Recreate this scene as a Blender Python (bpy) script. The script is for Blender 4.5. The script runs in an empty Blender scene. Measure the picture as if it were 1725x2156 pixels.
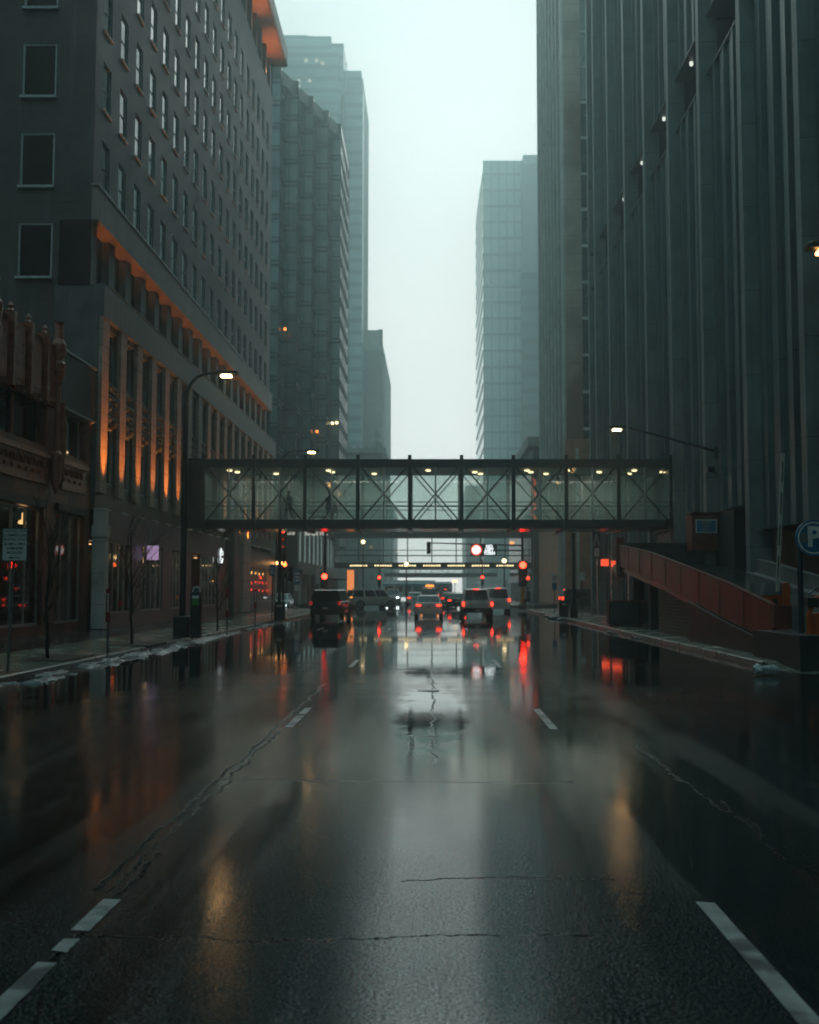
import bpy, math, random
from mathutils import Vector, Matrix, noise
R = math.radians
random.seed(7)
scene = bpy.context.scene
COL = scene.collection

# ------------------------------------------------------------------ camera model
F, CXV, CYV, CAMZ = 2300.0, 908.0, 1078.0, 1.9
PITCH = R(4.0)
CP, SP = math.cos(PITCH), math.sin(PITCH)
def P(px, py, Y):
    """world (X, Y, Z) seen at photo pixel (1725x2156 frame) at distance Y down the street"""
    u = (px - CXV) / F; v = (CYV - py) / F
    t = Y / (CP - v * SP)
    return Vector((u * t, Y, CAMZ + (SP + v * CP) * t))
def X_(px, Y, py=1239): return P(px, py, Y).x
def Z_(py, Y): return P(908, py, Y).z
def Yf(px, X, py=1150):
    u = (px - CXV) / F; v = (CYV - py) / F
    return X / u * (CP - v * SP)

# ------------------------------------------------------------------ mesh builder
class MB:
    def __init__(s): s.v = []; s.f = []
    def add(s, vs, fs):
        n = len(s.v); s.v += [tuple(p) for p in vs]; s.f += [tuple(i + n for i in f) for f in fs]; return s
    def box(s, x0, x1, y0, y1, z0, z1):
        if x0 > x1: x0, x1 = x1, x0
        if y0 > y1: y0, y1 = y1, y0
        if z0 > z1: z0, z1 = z1, z0
        return s.add([(x0,y0,z0),(x1,y0,z0),(x1,y1,z0),(x0,y1,z0),(x0,y0,z1),(x1,y0,z1),(x1,y1,z1),(x0,y1,z1)],
              [(0,3,2,1),(4,5,6,7),(0,1,5,4),(1,2,6,5),(2,3,7,6),(3,0,4,7)])
    def bbox(s, x0, x1, y0, y1, z0, z1, b=.02):
        """box with bevelled vertical and top edges"""
        return s.prism([(x0+b,y0),(x1-b,y0),(x1,y0+b),(x1,y1-b),(x1-b,y1),(x0+b,y1),(x0,y1-b),(x0,y0+b)], z0, z1, b)
    def prism(s, pts, z0, z1, b=0):
        n = len(pts); cx = sum(p[0] for p in pts)/n; cy = sum(p[1] for p in pts)/n
        vs = [(p[0],p[1],z0) for p in pts]
        if b:
            vs += [(p[0],p[1],z1-b) for p in pts]
            def ins(p):
                d = math.hypot(p[0]-cx, p[1]-cy) or 1; k = max(0,(d-b)/d); return (cx+(p[0]-cx)*k, cy+(p[1]-cy)*k, z1)
            vs += [ins(p) for p in pts]; L = 3
        else:
            vs += [(p[0],p[1],z1) for p in pts]; L = 2
        fs = [tuple(reversed(range(n))), tuple(range((L-1)*n, L*n))]
        for l in range(L-1):
            for i in range(n):
                j = (i+1) % n; fs.append((l*n+i, l*n+j, (l+1)*n+j, (l+1)*n+i))
        return s.add(vs, fs)
    def quad(s, a, b, c, d): return s.add([a,b,c,d], [(0,1,2,3)])
    def tube(s, pts, r, n=8, cap=True):
        pts = [Vector(p) for p in pts]; k = len(pts)
        rs = r if isinstance(r, (list, tuple)) else [r]*k
        vs = []; up0 = None
        for i, p in enumerate(pts):
            d = (pts[min(i+1,k-1)] - pts[max(i-1,0)]).normalized()
            if up0 is None: up0 = Vector((0,0,1)) if abs(d.z) < .9 else Vector((1,0,0))
            a = d.cross(up0)
            if a.length < 1e-4: a = d.cross(Vector((0,1,0)))
            a.normalize(); b = a.cross(d).normalized(); up0 = b
            for j in range(n):
                t = 2*math.pi*j/n; vs.append(p + (a*math.cos(t) + b*math.sin(t))*rs[i])
        fs = []
        for i in range(k-1):
            for j in range(n):
                q = (j+1) % n; fs.append((i*n+j, (i+1)*n+j, (i+1)*n+q, i*n+q))
        if cap: fs += [tuple(range(n)), tuple(reversed(range((k-1)*n, k*n)))]
        return s.add(vs, fs)
    def bar(s, a, b, w, h):
        """rectangular bar from a to b, w across (horizontal), h vertical-ish"""
        a = Vector(a); b = Vector(b); d = (b-a).normalized()
        up = Vector((0,0,1)) if abs(d.z) < .95 else Vector((0,1,0))
        x = d.cross(up).normalized()*w/2; y = x.cross(d).normalized()*h/2
        vs = [a-x-y, a+x-y, a+x+y, a-x+y, b-x-y, b+x-y, b+x+y, b-x+y]
        return s.add(vs, [(0,3,2,1),(4,5,6,7),(0,1,5,4),(1,2,6,5),(2,3,7,6),(3,0,4,7)])
    def lathe(s, prof, c=(0,0,0), n=16, axis='z'):
        vs = []
        for r, h in prof:
            for j in range(n):
                t = 2*math.pi*j/n; x, y = r*math.cos(t), r*math.sin(t)
                vs.append({'z':(c[0]+x,c[1]+y,c[2]+h),'y':(c[0]+x,c[1]+h,c[2]+y),'x':(c[0]+h,c[1]+x,c[2]+y)}[axis])
        fs = []; k = len(prof)
        for i in range(k-1):
            for j in range(n):
                q = (j+1) % n; fs.append((i*n+j, i*n+q, (i+1)*n+q, (i+1)*n+j))
        fs += [tuple(reversed(range(n))), tuple(range((k-1)*n, k*n))]
        return s.add(vs, fs)
    def ball(s, c, r, n=10, sz=1.0):
        m = max(4, n//2)
        prof = [(r*math.sin(math.pi*i/m) + 1e-4, -r*sz*math.cos(math.pi*i/m)) for i in range(m+1)]
        return s.lathe(prof, c, n)
    def build(s, name, mat=None, parent=None, loc=None, smooth=False):
        me = bpy.data.meshes.new(name); me.from_pydata(s.v, [], s.f)
        if mat: me.materials.append(mat)
        if smooth:
            for p in me.polygons: p.use_smooth = True
        me.update()
        o = bpy.data.objects.new(name, me); COL.objects.link(o)
        if parent is not None: o.parent = parent
        if loc is not None: o.location = loc
        return o
def tag(o, label=None, cat=None, group=None, kind=None):
    if label: o['label'] = label
    if cat: o['category'] = cat
    if group: o['group'] = group
    if kind: o['kind'] = kind
    return o
def empty(name, loc=(0,0,0), rz=0, label=None, cat=None, group=None):
    o = bpy.data.objects.new(name, None); COL.objects.link(o)
    o.location = loc; o.rotation_euler = (0,0,rz); o.empty_display_size = .2
    return tag(o, label, cat, group)
def copy_tree(o, parent=None):
    c = o.copy(); COL.objects.link(c)
    if parent is not None: c.parent = parent
    for ch in list(o.children): copy_tree(ch, c)
    return c
def struct(o): o['kind'] = 'structure'; return o
def text_mesh(txt, size, mat, name, parent=None, mtx=None, depth=.006, align='CENTER', spacing=1.0, bold=0.0):
    cu = bpy.data.curves.new(name, 'FONT'); cu.body = txt; cu.size = size; cu.align_x = align; cu.align_y = 'CENTER'
    cu.extrude = depth; cu.space_line = spacing; cu.offset = bold; cu.resolution_u = 3
    ob = bpy.data.objects.new(name + '_src', cu); COL.objects.link(ob)
    dg = bpy.context.evaluated_depsgraph_get()
    me = bpy.data.meshes.new_from_object(ob.evaluated_get(dg))
    bpy.data.objects.remove(ob); bpy.data.curves.remove(cu)
    me.name = name; me.materials.clear(); me.materials.append(mat)
    if mtx is not None: me.transform(mtx)
    o = bpy.data.objects.new(name, me); COL.objects.link(o)
    if parent is not None: o.parent = parent
    return o
def face_cam(x, y, z): return Matrix.Translation((x,y,z)) @ Matrix.Rotation(R(90), 4, 'X')
def face_east(x, y, z): return Matrix.Translation((x,y,z)) @ Matrix.Rotation(R(90), 4, 'Z') @ Matrix.Rotation(R(90), 4, 'X')
def face_west(x, y, z): return Matrix.Translation((x,y,z)) @ Matrix.Rotation(R(-90), 4, 'Z') @ Matrix.Rotation(R(90), 4, 'X')

# ------------------------------------------------------------------ materials
def nt(m): m.use_nodes = True; return m.node_tree.nodes, m.node_tree.links
def math_n(N, L, op, a, b=None, c=None, clamp=False):
    n = N.new('ShaderNodeMath'); n.operation = op; n.use_clamp = clamp
    for i, q in enumerate((a, b, c)):
        if q is None: continue
        if isinstance(q, (int, float)): n.inputs[i].default_value = q
        else: L.new(q, n.inputs[i])
    return n.outputs[0]
def noise_n(N, L, vec, scale, detail=4, rough=.55, dist=0):
    n = N.new('ShaderNodeTexNoise'); n.inputs['Scale'].default_value = scale
    n.inputs['Detail'].default_value = detail; n.inputs['Roughness'].default_value = rough
    n.inputs['Distortion'].default_value = dist
    L.new(vec, n.inputs['Vector']); return n.outputs['Fac']
def map_n(N, L, vec, sc=(1,1,1), loc=(0,0,0)):
    n = N.new('ShaderNodeMapping'); n.inputs['Scale'].default_value = sc; n.inputs['Location'].default_value = loc
    L.new(vec, n.inputs['Vector']); return n.outputs['Vector']
def mixc(N, L, fac, a, b, mode='MIX'):
    n = N.new('ShaderNodeMix'); n.data_type = 'RGBA'; n.blend_type = mode
    for i, q in ((0, fac), (6, a), (7, b)):
        if isinstance(q, (int, float)): n.inputs[i].default_value = q
        elif isinstance(q, (tuple, list)): n.inputs[i].default_value = (*q[:3], 1)
        else: L.new(q, n.inputs[i])
    return n.outputs[2]
def mixc_x(N, L, fac, a, b):
    n = N.new('ShaderNodeMix'); n.data_type = 'RGBA'; n.clamp_factor = False; L.new(fac, n.inputs[0]); L.new(a, n.inputs[6]); n.inputs[7].default_value = (*b,1); return n.outputs[2]
def ramp_n(N, L, fac, stops):
    n = N.new('ShaderNodeMapRange'); n.inputs['From Min'].default_value = stops[0]; n.inputs['From Max'].default_value = stops[1]
    n.inputs['To Min'].default_value = stops[2]; n.inputs['To Max'].default_value = stops[3]; n.clamp = True
    n.interpolation_type = 'SMOOTHSTEP'
    L.new(fac, n.inputs['Value']); return n.outputs[0]
def M(name, col, rough=.6, var=.3, scale=1.5, metal=0, bump=.15, streak=.0, jz=0, jh=0, jw=.03, fine=25, col2=None, coat=0, spec=.5, jdark=.35):
    m = bpy.data.materials.new(name); N, L = nt(m); b = N['Principled BSDF']
    g = N.new('ShaderNodeTexCoord').outputs['Object']
    geo = N.new('ShaderNodeNewGeometry').outputs['Position']
    n1 = noise_n(N, L, geo, scale, 5, .6); n2 = noise_n(N, L, geo, fine, 3, .6)
    c = mixc(N, L, ramp_n(N, L, n1, (.3,.7,0,1)), tuple(q*(1-var) for q in col), tuple(min(1,q*(1+var)) for q in col))
    if col2: c = mixc(N, L, ramp_n(N, L, noise_n(N, L, map_n(N, L, geo, (1,1,.6)), scale*.37, 4), (.45,.62,0,1)), c, col2)
    if streak:
        n3 = noise_n(N, L, map_n(N, L, geo, (2.2,2.2,.12)), 1.3, 5, .6)
        c = mixc(N, L, math_n(N, L, 'MULTIPLY', ramp_n(N, L, n3, (.45,.7,0,1)), streak), c, tuple(q*.35 for q in col))
    c = mixc(N, L, math_n(N, L, 'MULTIPLY', n2, .25), c, (0,0,0))
    if jz or jh:
        sep = N.new('ShaderNodeSeparateXYZ'); L.new(geo, sep.inputs[0]); mask = None
        def line(v, d):
            return math_n(N, L, 'LESS_THAN', math_n(N, L, 'MODULO', math_n(N, L, 'ADD', v, 1000*d), d), jw)
        if jz: mask = line(sep.outputs[2], jz)
        if jh:
            hsum = math_n(N, L, 'ADD', sep.outputs[0], sep.outputs[1]); k = line(hsum, jh)
            mask = k if mask is None else math_n(N, L, 'MAXIMUM', mask, k)
        c = mixc(N, L, math_n(N, L, 'MULTIPLY', mask, 1-jdark), c, tuple(q*.12 for q in col))
    L.new(c, b.inputs['Base Color'])
    L.new(math_n(N, L, 'ADD', math_n(N, L, 'MULTIPLY', n1, .3), rough-.15), b.inputs['Roughness'])
    b.inputs['Metallic'].default_value = metal; b.inputs['Coat Weight'].default_value = coat
    b.inputs['Coat Roughness'].default_value = .08; b.inputs['Specular IOR Level'].default_value = spec
    if bump:
        bp = N.new('ShaderNodeBump'); bp.inputs['Strength'].default_value = bump; bp.inputs['Distance'].default_value = .02
        L.new(n2, bp.inputs['Height']); L.new(bp.outputs[0], b.inputs['Normal'])
    return m
def M_brick(name, c1, c2, mortar, sx=.5, sz=.1, rough=.6, streak=.5, ms=.012):
    m = bpy.data.materials.new(name); N, L = nt(m); b = N['Principled BSDF']
    geo = N.new('ShaderNodeNewGeometry').outputs['Position']
    sep = N.new('ShaderNodeSeparateXYZ'); L.new(geo, sep.inputs[0])
    cmb = N.new('ShaderNodeCombineXYZ')
    L.new(math_n(N, L, 'ADD', sep.outputs[0], sep.outputs[1]), cmb.inputs[0]); L.new(sep.outputs[2], cmb.inputs[1])
    br = N.new('ShaderNodeTexBrick'); L.new(cmb.outputs[0], br.inputs['Vector'])
    br.inputs['Scale'].default_value = 1; br.inputs['Brick Width'].default_value = sx; br.inputs['Row Height'].default_value = sz
    br.inputs['Mortar Size'].default_value = ms; br.inputs['Mortar Smooth'].default_value = .3
    br.inputs['Color1'].default_value = (*c1,1); br.inputs['Color2'].default_value = (*c2,1); br.inputs['Mortar'].default_value = (*mortar,1)
    n1 = noise_n(N, L, geo, .7, 6, .65); n2 = noise_n(N, L, geo, 30, 3)
    c = mixc(N, L, ramp_n(N, L, n1, (.35,.7,0,.55)), br.outputs['Color'], tuple(q*.35 for q in c1))
    if streak:
        n3 = noise_n(N, L, map_n(N, L, geo, (2,2,.15)), 1.1, 5)
        c = mixc(N, L, math_n(N, L, 'MULTIPLY', ramp_n(N, L, n3, (.55,.72,0,1)), streak), c, tuple(min(1,q*1.9) for q in mortar))
    L.new(c, b.inputs['Base Color']); b.inputs['Roughness'].default_value = rough
    bp = N.new('ShaderNodeBump'); bp.inputs['Strength'].default_value = .4; bp.inputs['Distance'].default_value = .02
    L.new(math_n(N, L, 'SUBTRACT', n2, math_n(N, L, 'MULTIPLY', br.outputs['Fac'], 1.5)), bp.inputs['Height']); L.new(bp.outputs[0], b.inputs['Normal'])
    return m
def M_emit(name, col, st):
    m = bpy.data.materials.new(name); N, L = nt(m); b = N['Principled BSDF']
    geo = N.new('ShaderNodeNewGeometry').outputs['Position']
    L.new(mixc(N, L, math_n(N, L, 'MULTIPLY', noise_n(N, L, geo, 12, 2), .25), col, tuple(q*.6 for q in col)), b.inputs['Emission Color'])
    b.inputs['Base Color'].default_value = (*[q*.3 for q in col],1); b.inputs['Emission Strength'].default_value = st
    return m
def M_glass(name, col=(.012,.022,.022), rough=.04, var=.4, scale=.6, spec=.7):
    """dark window pane: blinds and rooms behind read only as soft tone changes"""
    m = M(name, col, rough+.12, var, scale, 0, 0, spec=spec); b = m.node_tree.nodes['Principled BSDF']
    for l in list(b.inputs['Roughness'].links): m.node_tree.links.remove(l)
    b.inputs['Roughness'].default_value = rough; b.inputs['IOR'].default_value = 1.6
    return m
def M_thin(name, tint=(.88,.94,.92), milk=.1, milkc=(.5,.62,.58)):
    m = bpy.data.materials.new(name); N, L = nt(m); N.remove(N['Principled BSDF'])
    out = [n for n in N if n.type == 'OUTPUT_MATERIAL'][0]
    t = N.new('ShaderNodeBsdfTransparent'); t.inputs[0].default_value = (*tint,1)
    gl = N.new('ShaderNodeBsdfGlossy'); gl.inputs['Roughness'].default_value = .03
    d = N.new('ShaderNodeBsdfDiffuse')
    geo = N.new('ShaderNodeNewGeometry').outputs['Position']
    n1 = noise_n(N, L, map_n(N, L, geo, (1,1,.3)), 1.2, 5, .6)
    d.inputs[0].default_value = (*milkc,1)
    fr = N.new('ShaderNodeFresnel'); fr.inputs[0].default_value = 1.45
    m1 = N.new('ShaderNodeMixShader'); L.new(ramp_n(N, L, n1, (.3,.75,milk*.85,milk*1.2)), m1.inputs[0]); L.new(t.outputs[0], m1.inputs[1]); L.new(d.outputs[0], m1.inputs[2])
    m2 = N.new('ShaderNodeMixShader'); L.new(fr.outputs[0], m2.inputs[0]); L.new(m1.outputs[0], m2.inputs[1]); L.new(gl.outputs[0], m2.inputs[2])
    L.new(m2.outputs[0], out.inputs[0]); return m

m_stoneA = M('grey_stone_wall', (.050,.068,.070), .55, .3, .35, streak=.6, jz=3.43, jh=2.49, jw=.02, jdark=.6)
m_podA   = M('podium_stone', (.115,.13,.125), .45, .28, .8, streak=.5)
m_pil    = M('pilaster_stone', (.36,.30,.25), .5, .2, 1.2, jz=.69, jw=.035)
m_band   = M('cornice_stone', (.30,.24,.20), .5, .22, .5, streak=.25, jh=2.62, jw=.02)
m_brickA = M_brick('dark_brown_brick', (.105,.068,.05), (.075,.055,.045), (.09,.09,.085), .22, .075, streak=.35)
m_frame  = M('pale_window_frame', (.50,.56,.56), .45, .15, 3)
m_glass  = M_glass('dark_window_glass', (.006,.012,.013), spec=.6)
m_glassb = M_glass('blue_window_glass', (.025,.045,.05), .03, spec=1.0)
m_blind  = M_glass('drawn_blind_glass', (.30,.36,.35), .25, .2)
m_dark   = M('black_steel', (.008,.017,.019), .42, .3, 4, metal=.0, bump=.05)
m_dark2  = M('dark_steel_frame', (.016,.032,.035), .4, .3, 3)
m_alu    = M('aluminium', (.4,.44,.44), .35, .15, 3, metal=.5)
m_conc   = M('weathered_concrete', (.14,.155,.15), .5, .3, .9, streak=.6)
m_concC  = M('ribbed_tower_concrete', (.085,.13,.142), .42, .25, .3, streak=.45, jz=3.6, jw=.04, jdark=.35)
m_concP  = M('tower_pilaster_concrete', (.17,.215,.21), .5, .25, .5, streak=.3, jz=3.6, jw=.04)
m_concD  = M('dark_facade_panel', (.045,.055,.056), .5, .3, .5, streak=.3)
m_terra  = M('terracotta_block', (.24,.075,.04), .42, .4, 1.6, streak=.3, jz=.62, jh=1.1, jw=.02, col2=(.075,.04,.032))
m_terra2 = M('glazed_terracotta_trim', (.33,.105,.055), .32, .35, 3.5, bump=.6, fine=14, jz=.4, jw=.02)
m_darktr = M('dark_storefront_trim', (.03,.036,.036), .5, .3, 2)
m_white  = M('painted_white_stone', (.62,.68,.66), .5, .2, 1.2, jz=1.25, jw=.02, streak=.2)
m_fascia = M('purple_grey_fascia', (.14,.135,.16), .4, .25, 1.5, jh=2.6, jw=.02, streak=.2)
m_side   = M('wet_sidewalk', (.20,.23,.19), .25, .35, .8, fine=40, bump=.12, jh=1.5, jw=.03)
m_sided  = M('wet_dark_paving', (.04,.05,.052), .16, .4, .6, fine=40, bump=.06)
m_kerb   = M('wet_kerb_stone', (.16,.17,.16), .3, .35, 3, bump=.3, jh=3.0, jw=.03)
m_rust   = M('rust_red_paint', (.17,.012,.005), .32, .45, 1.1, bump=.1, streak=.65, jh=1.9, jw=.04, spec=.5)
m_rustd  = M('dull_red_paint', (.16,.04,.025), .5, .3, 1.5, streak=.4)
m_rubble = M_brick('rubble_stone', (.21,.13,.09), (.10,.08,.07), (.015,.015,.015), .38, .13, streak=0, ms=.02)
m_grani  = M('red_granite', (.52,.21,.12), .42, .25, .7, streak=.25, jz=1.6, jh=2.4, jw=.04)
m_brownK = M('brown_stone_panel', (.50,.38,.29), .5, .3, .25, streak=.15, jz=1.95, jw=.09, col2=(.26,.12,.075), jdark=.6)
m_under  = M_brick('brown_block_wall', (.13,.08,.055), (.10,.07,.055), (.16,.13,.11), .6, .25, streak=.2)
m_finK   = M('pale_stone_fin', (.62,.64,.58), .5, .2, .5, jz=3.9, jw=.05)
m_darkG  = M_glass('shaded_green_curtain_glass', (.035,.06,.06), .18, .6, .15)  # darker copy for bay sides, their shade put into the colour
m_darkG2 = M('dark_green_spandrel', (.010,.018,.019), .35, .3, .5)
m_ligG   = M_glass('lit_bay_front_glass', (.15,.22,.215), .25, .5, .2)  # lighter copy for bay fronts, painted as the lit faces
m_towH   = M('hazed_blue_grey_tower_skin', (.40,.48,.48), .35, .3, .06, jz=3.8, jw=1.4, jdark=.55)  # pale skin carries part of the haze in its colour
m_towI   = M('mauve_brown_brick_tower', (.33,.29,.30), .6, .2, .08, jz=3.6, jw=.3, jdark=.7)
m_towJ   = M_glass('haze_paled_tower_glass', (.55,.64,.61), .12, .25, .05)  # colour lightened to stand in for haze over the tower
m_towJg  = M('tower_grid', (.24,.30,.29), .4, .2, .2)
m_pale   = M('pale_limestone', (.42,.42,.38), .5, .2, .8, jz=1.2, jw=.04)
m_far    = M('far_building_stone', (.10,.11,.11), .5, .4, .12, jz=3.5, jw=1.3, jdark=.4)
m_bark   = M('wet_bark', (.03,.026,.024), .5, .3, 8, bump=.6)
m_soil   = M('tree_pit_soil', (.025,.02,.017), .6, .4, 8, bump=.6)
m_grey   = M('galvanised_pole', (.17,.19,.19), .4, .2, 5, metal=.4)
m_signw  = M('sign_white', (.78,.84,.82), .4, .12, 4)
m_signg  = M('sign_green', (.03,.14,.12), .4, .15, 4)
m_signb  = M('sign_blue', (.01,.17,.33), .38, .15, 4)
m_blackt = M('sign_black_print', (.02,.03,.03), .5, .1, 4)
m_yel    = M('sign_yellow_print', (.6,.36,.05), .5, .1, 4)
m_redp   = M('red_marker_paint', (.26,.015,.012), .4, .2, 4)
m_oran   = M('orange_machine_paint', (.55,.11,.015), .35, .2, 3)
m_yelp   = M('amber_pole_paint', (.5,.22,.02), .35, .25, 3)
m_greenp = M('green_label', (.05,.28,.06), .4, .15, 4)
m_snow   = M('grey_slush', (.24,.29,.29), .3, .4, 9, bump=.5, fine=40)
m_tyre   = M('rubber', (.012,.013,.014), .6, .2, 10)
m_rim    = M('alloy_rim', (.28,.30,.30), .3, .15, 10, metal=.7)
m_carg   = M_glass('car_window', (.015,.02,.022), .05)
m_plate  = M('number_plate', (.5,.52,.5), .4, .1, 20)
m_plast  = M('bumper_plastic', (.02,.022,.023), .5, .2, 8)
m_skin   = M('skin', (.35,.2,.14), .5, .1, 8)
m_hair   = M('dark_hair', (.02,.015,.012), .6, .2, 20)
m_coatd  = M('dark_coat_cloth', (.018,.022,.027), .8, .2, 12)
m_bag    = M('white_bag_cloth', (.6,.6,.58), .7, .1, 12)
m_lamp   = M_emit('sodium_lamp_glow', (1,.66,.34), 24)
m_lampw  = M_emit('warm_white_bulb', (1,.74,.38), 5)
m_lampo  = M_emit('orange_bulb', (1,.42,.12), 9)
m_red    = M_emit('red_signal_glow', (1,.022,.01), 26)
m_redt   = M_emit('red_tail_light', (1,.035,.015), 7)
m_redd   = M_emit('dim_red_lens', (.9,.05,.02), .35)
m_amber  = M_emit('amber_lamp', (1,.28,.05), 3)
m_whitel = M_emit('cool_white_lamp', (.8,.95,1), 10)
m_neon   = M_emit('red_neon', (1,.09,.03), 1.5)
m_lit    = M_emit('lit_white_letters', (.85,.93,.95), 2.2)
m_up     = M_emit('uplight_lens_glow', (1,.75,.5), .9)
m_litd   = M_emit('lit_cream_letters', (.95,.90,.78), .6)
m_orgb   = M_emit('lit_orange_banner', (1,.30,.09), 1.2)
m_screen = M_emit('pink_screen', (.75,.5,.85), .55)
m_warmin = M_emit('dim_shop_ceiling_light', (1,.55,.22), 2.2)
m_tube   = M_emit('pale_fluorescent_tube', (.6,.85,.8), .22)
m_thin   = M_thin('thin_shop_glass', (.8,.88,.87), .05, (.1,.14,.14))
m_thinf  = M_thin('far_skyway_glass', (.93,.97,.96), .07, (.60,.80,.76))
m_thinb  = M_thin('skyway_glass', (.86,.95,.93), .25, (.60,.80,.76))

# ------------------------------------------------------------------ road material
def road_mat():
    m = bpy.data.materials.new('wet_asphalt'); N, L = nt(m); b = N['Principled BSDF']
    geo = N.new('ShaderNodeNewGeometry').outputs['Position']
    sep = N.new('ShaderNodeSeparateXYZ'); L.new(geo, sep.inputs[0]); x, y = sep.outputs[0], sep.outputs[1]
    big = noise_n(N, L, map_n(N, L, geo, (1,.35,1)), .5, 5, .6)
    trk = noise_n(N, L, map_n(N, L, geo, (1.1,.035,1)), 1.0, 4, .6)       # tyre tracks running down the street
    lat = noise_n(N, L, map_n(N, L, geo, (.12,1.6,1)), .8, 5, .65)          # rain ripples across it
    grit = noise_n(N, L, geo, 110, 2, .7); grit2 = noise_n(N, L, geo, 55, 3, .75)
    def wob(sc, amp, seed): 
        n = noise_n(N, L, map_n(N, L, geo, (1,1,1), (seed,seed*2.3,0)), sc, 10, .68)
        return math_n(N, L, 'MULTIPLY', math_n(N, L, 'SUBTRACT', n, .5), amp)
    cracks = None
    def crack_x(x0, w, amp, y0, y1, seed, sc=.9):
        d = math_n(N, L, 'ABSOLUTE', math_n(N, L, 'ADD', math_n(N, L, 'SUBTRACT', x, x0), wob(sc, amp, seed)))
        k = math_n(N, L, 'SUBTRACT', 1, ramp_n(N, L, d, (w*.4, w, 0, 1)))
        k = math_n(N, L, 'MULTIPLY', k, math_n(N, L, 'GREATER_THAN', y, y0)); return math_n(N, L, 'MULTIPLY', k, math_n(N, L, 'LESS_THAN', y, y1))
    def crack_y(y0, w, amp, x0, x1, seed, sc=.6):
        d = math_n(N, L, 'ABSOLUTE', math_n(N, L, 'ADD', math_n(N, L, 'SUBTRACT', y, y0), wob(sc, amp, seed)))
        k = math_n(N, L, 'SUBTRACT', 1, ramp_n(N, L, d, (w*.3, w, 0, 1)))
        k = math_n(N, L, 'MULTIPLY', k, math_n(N, L, 'GREATER_THAN', x, x0)); return math_n(N, L, 'MULTIPLY', k, math_n(N, L, 'LESS_THAN', x, x1))
    cl = [crack_x(-2.12,.025,.35,7,22,3), crack_x(-1.95,.03,.25,4,8,31), crack_x(.02,.02,.34,12,34,5,1.1), crack_x(2.5,.022,.5,6,13.5,8),
          crack_x(-.25,.05,.16,12.6,14.4,11), crack_y(10.9,.03,1.0,-2.2,1.4,13), crack_y(14.2,.12,.9,-.35,.1,43), crack_y(20.5,.3,1.4,-.25,.15,47), crack_x(-2.02,.02,.35,7,17,53,1.6), crack_x(2.6,.015,.7,6,10,59,1.2), crack_y(6.1,.018,.9,-1.9,.9,17), crack_y(7.3,.02,.7,-.2,1.2,19)]
    cr = cl[0]
    for k in cl[1:]: cr = math_n(N, L, 'MAXIMUM', cr, k)
    cr = math_n(N, L, 'MULTIPLY', cr, ramp_n(N, L, noise_n(N, L, geo, 2.1, 6, .7), (.36,.52,.15,1)))
    # pale sealed seams across the street
    sl = [crack_y(10.7,.09,.5,-9,9,23,.25), crack_y(21.5,.09,.25,-9,9,27,.2), crack_y(17.2,.05,.25,-5,0,29,.3), crack_y(27,.12,.3,-9,9,33,.3), crack_y(34,.2,.4,-9,9,37,.3), crack_y(45,.3,.4,-9,9,41,.3)]
    se = sl[0]
    for k in sl[1:]: se = math_n(N, L, 'MAXIMUM', se, k)
    # square repair patch edge in the middle of the lane
    base = mixc(N, L, ramp_n(N, L, big, (.35,.68,0,1)), (.004,.009,.0098), (.010,.0165,.0175))
    base = mixc(N, L, math_n(N, L, 'MULTIPLY', ramp_n(N, L, grit, (.55,.75,0,1)), .3), base, (.035,.042,.042))
    base = mixc(N, L, math_n(N, L, 'MULTIPLY', se, .45), base, (.04,.05,.05))
    base = mixc(N, L, cr, base, (.003,.004,.004))
    L.new(base, b.inputs['Base Color'])
    tr = ramp_n(N, L, trk, (.42,.60,0,1)); bg = ramp_n(N, L, big, (.38,.64,0,1)); lt_ = ramp_n(N, L, lat, (.45,.68,0,1))
    mid = math_n(N, L, 'MULTIPLY', ramp_n(N, L, y, (10.6,11.6,0,1)), math_n(N, L, 'SUBTRACT', 1, ramp_n(N, L, y, (20,34,0,1))))
    dry = math_n(N, L, 'ADD', math_n(N, L, 'MULTIPLY', tr, .6), math_n(N, L, 'MULTIPLY', bg, .4))
    r = math_n(N, L, 'ADD', .055, math_n(N, L, 'MULTIPLY', dry, .04))
    r = math_n(N, L, 'ADD', r, math_n(N, L, 'MULTIPLY', mid, math_n(N, L, 'MULTIPLY', dry, .075)))
    r = math_n(N, L, 'SUBTRACT', r, math_n(N, L, 'MULTIPLY', lt_, math_n(N, L, 'MULTIPLY', ramp_n(N, L, y, (9,22,.2,1)), .07)))
    r = math_n(N, L, 'ADD', r, math_n(N, L, 'MULTIPLY', mid, math_n(N, L, 'MULTIPLY', math_n(N, L, 'LESS_THAN', x, -2.1), .06)))
    r = math_n(N, L, 'SUBTRACT', r, ramp_n(N, L, y, (24, 60, 0, .07)))
    # shallow puddles with ragged rims
    def puddle(cx, cy_, rx_, ry_, seed, amp=.5):
        dx = math_n(N, L, 'DIVIDE', math_n(N, L, 'SUBTRACT', x, cx), rx_); dy = math_n(N, L, 'DIVIDE', math_n(N, L, 'SUBTRACT', y, cy_), ry_)
        d = math_n(N, L, 'ADD', math_n(N, L, 'MULTIPLY', dx, dx), math_n(N, L, 'MULTIPLY', dy, dy))
        d = math_n(N, L, 'ADD', d, wob(1.9, amp, seed)); return math_n(N, L, 'SUBTRACT', 1, ramp_n(N, L, d, (.55, 1.0, 0, 1)))
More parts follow.
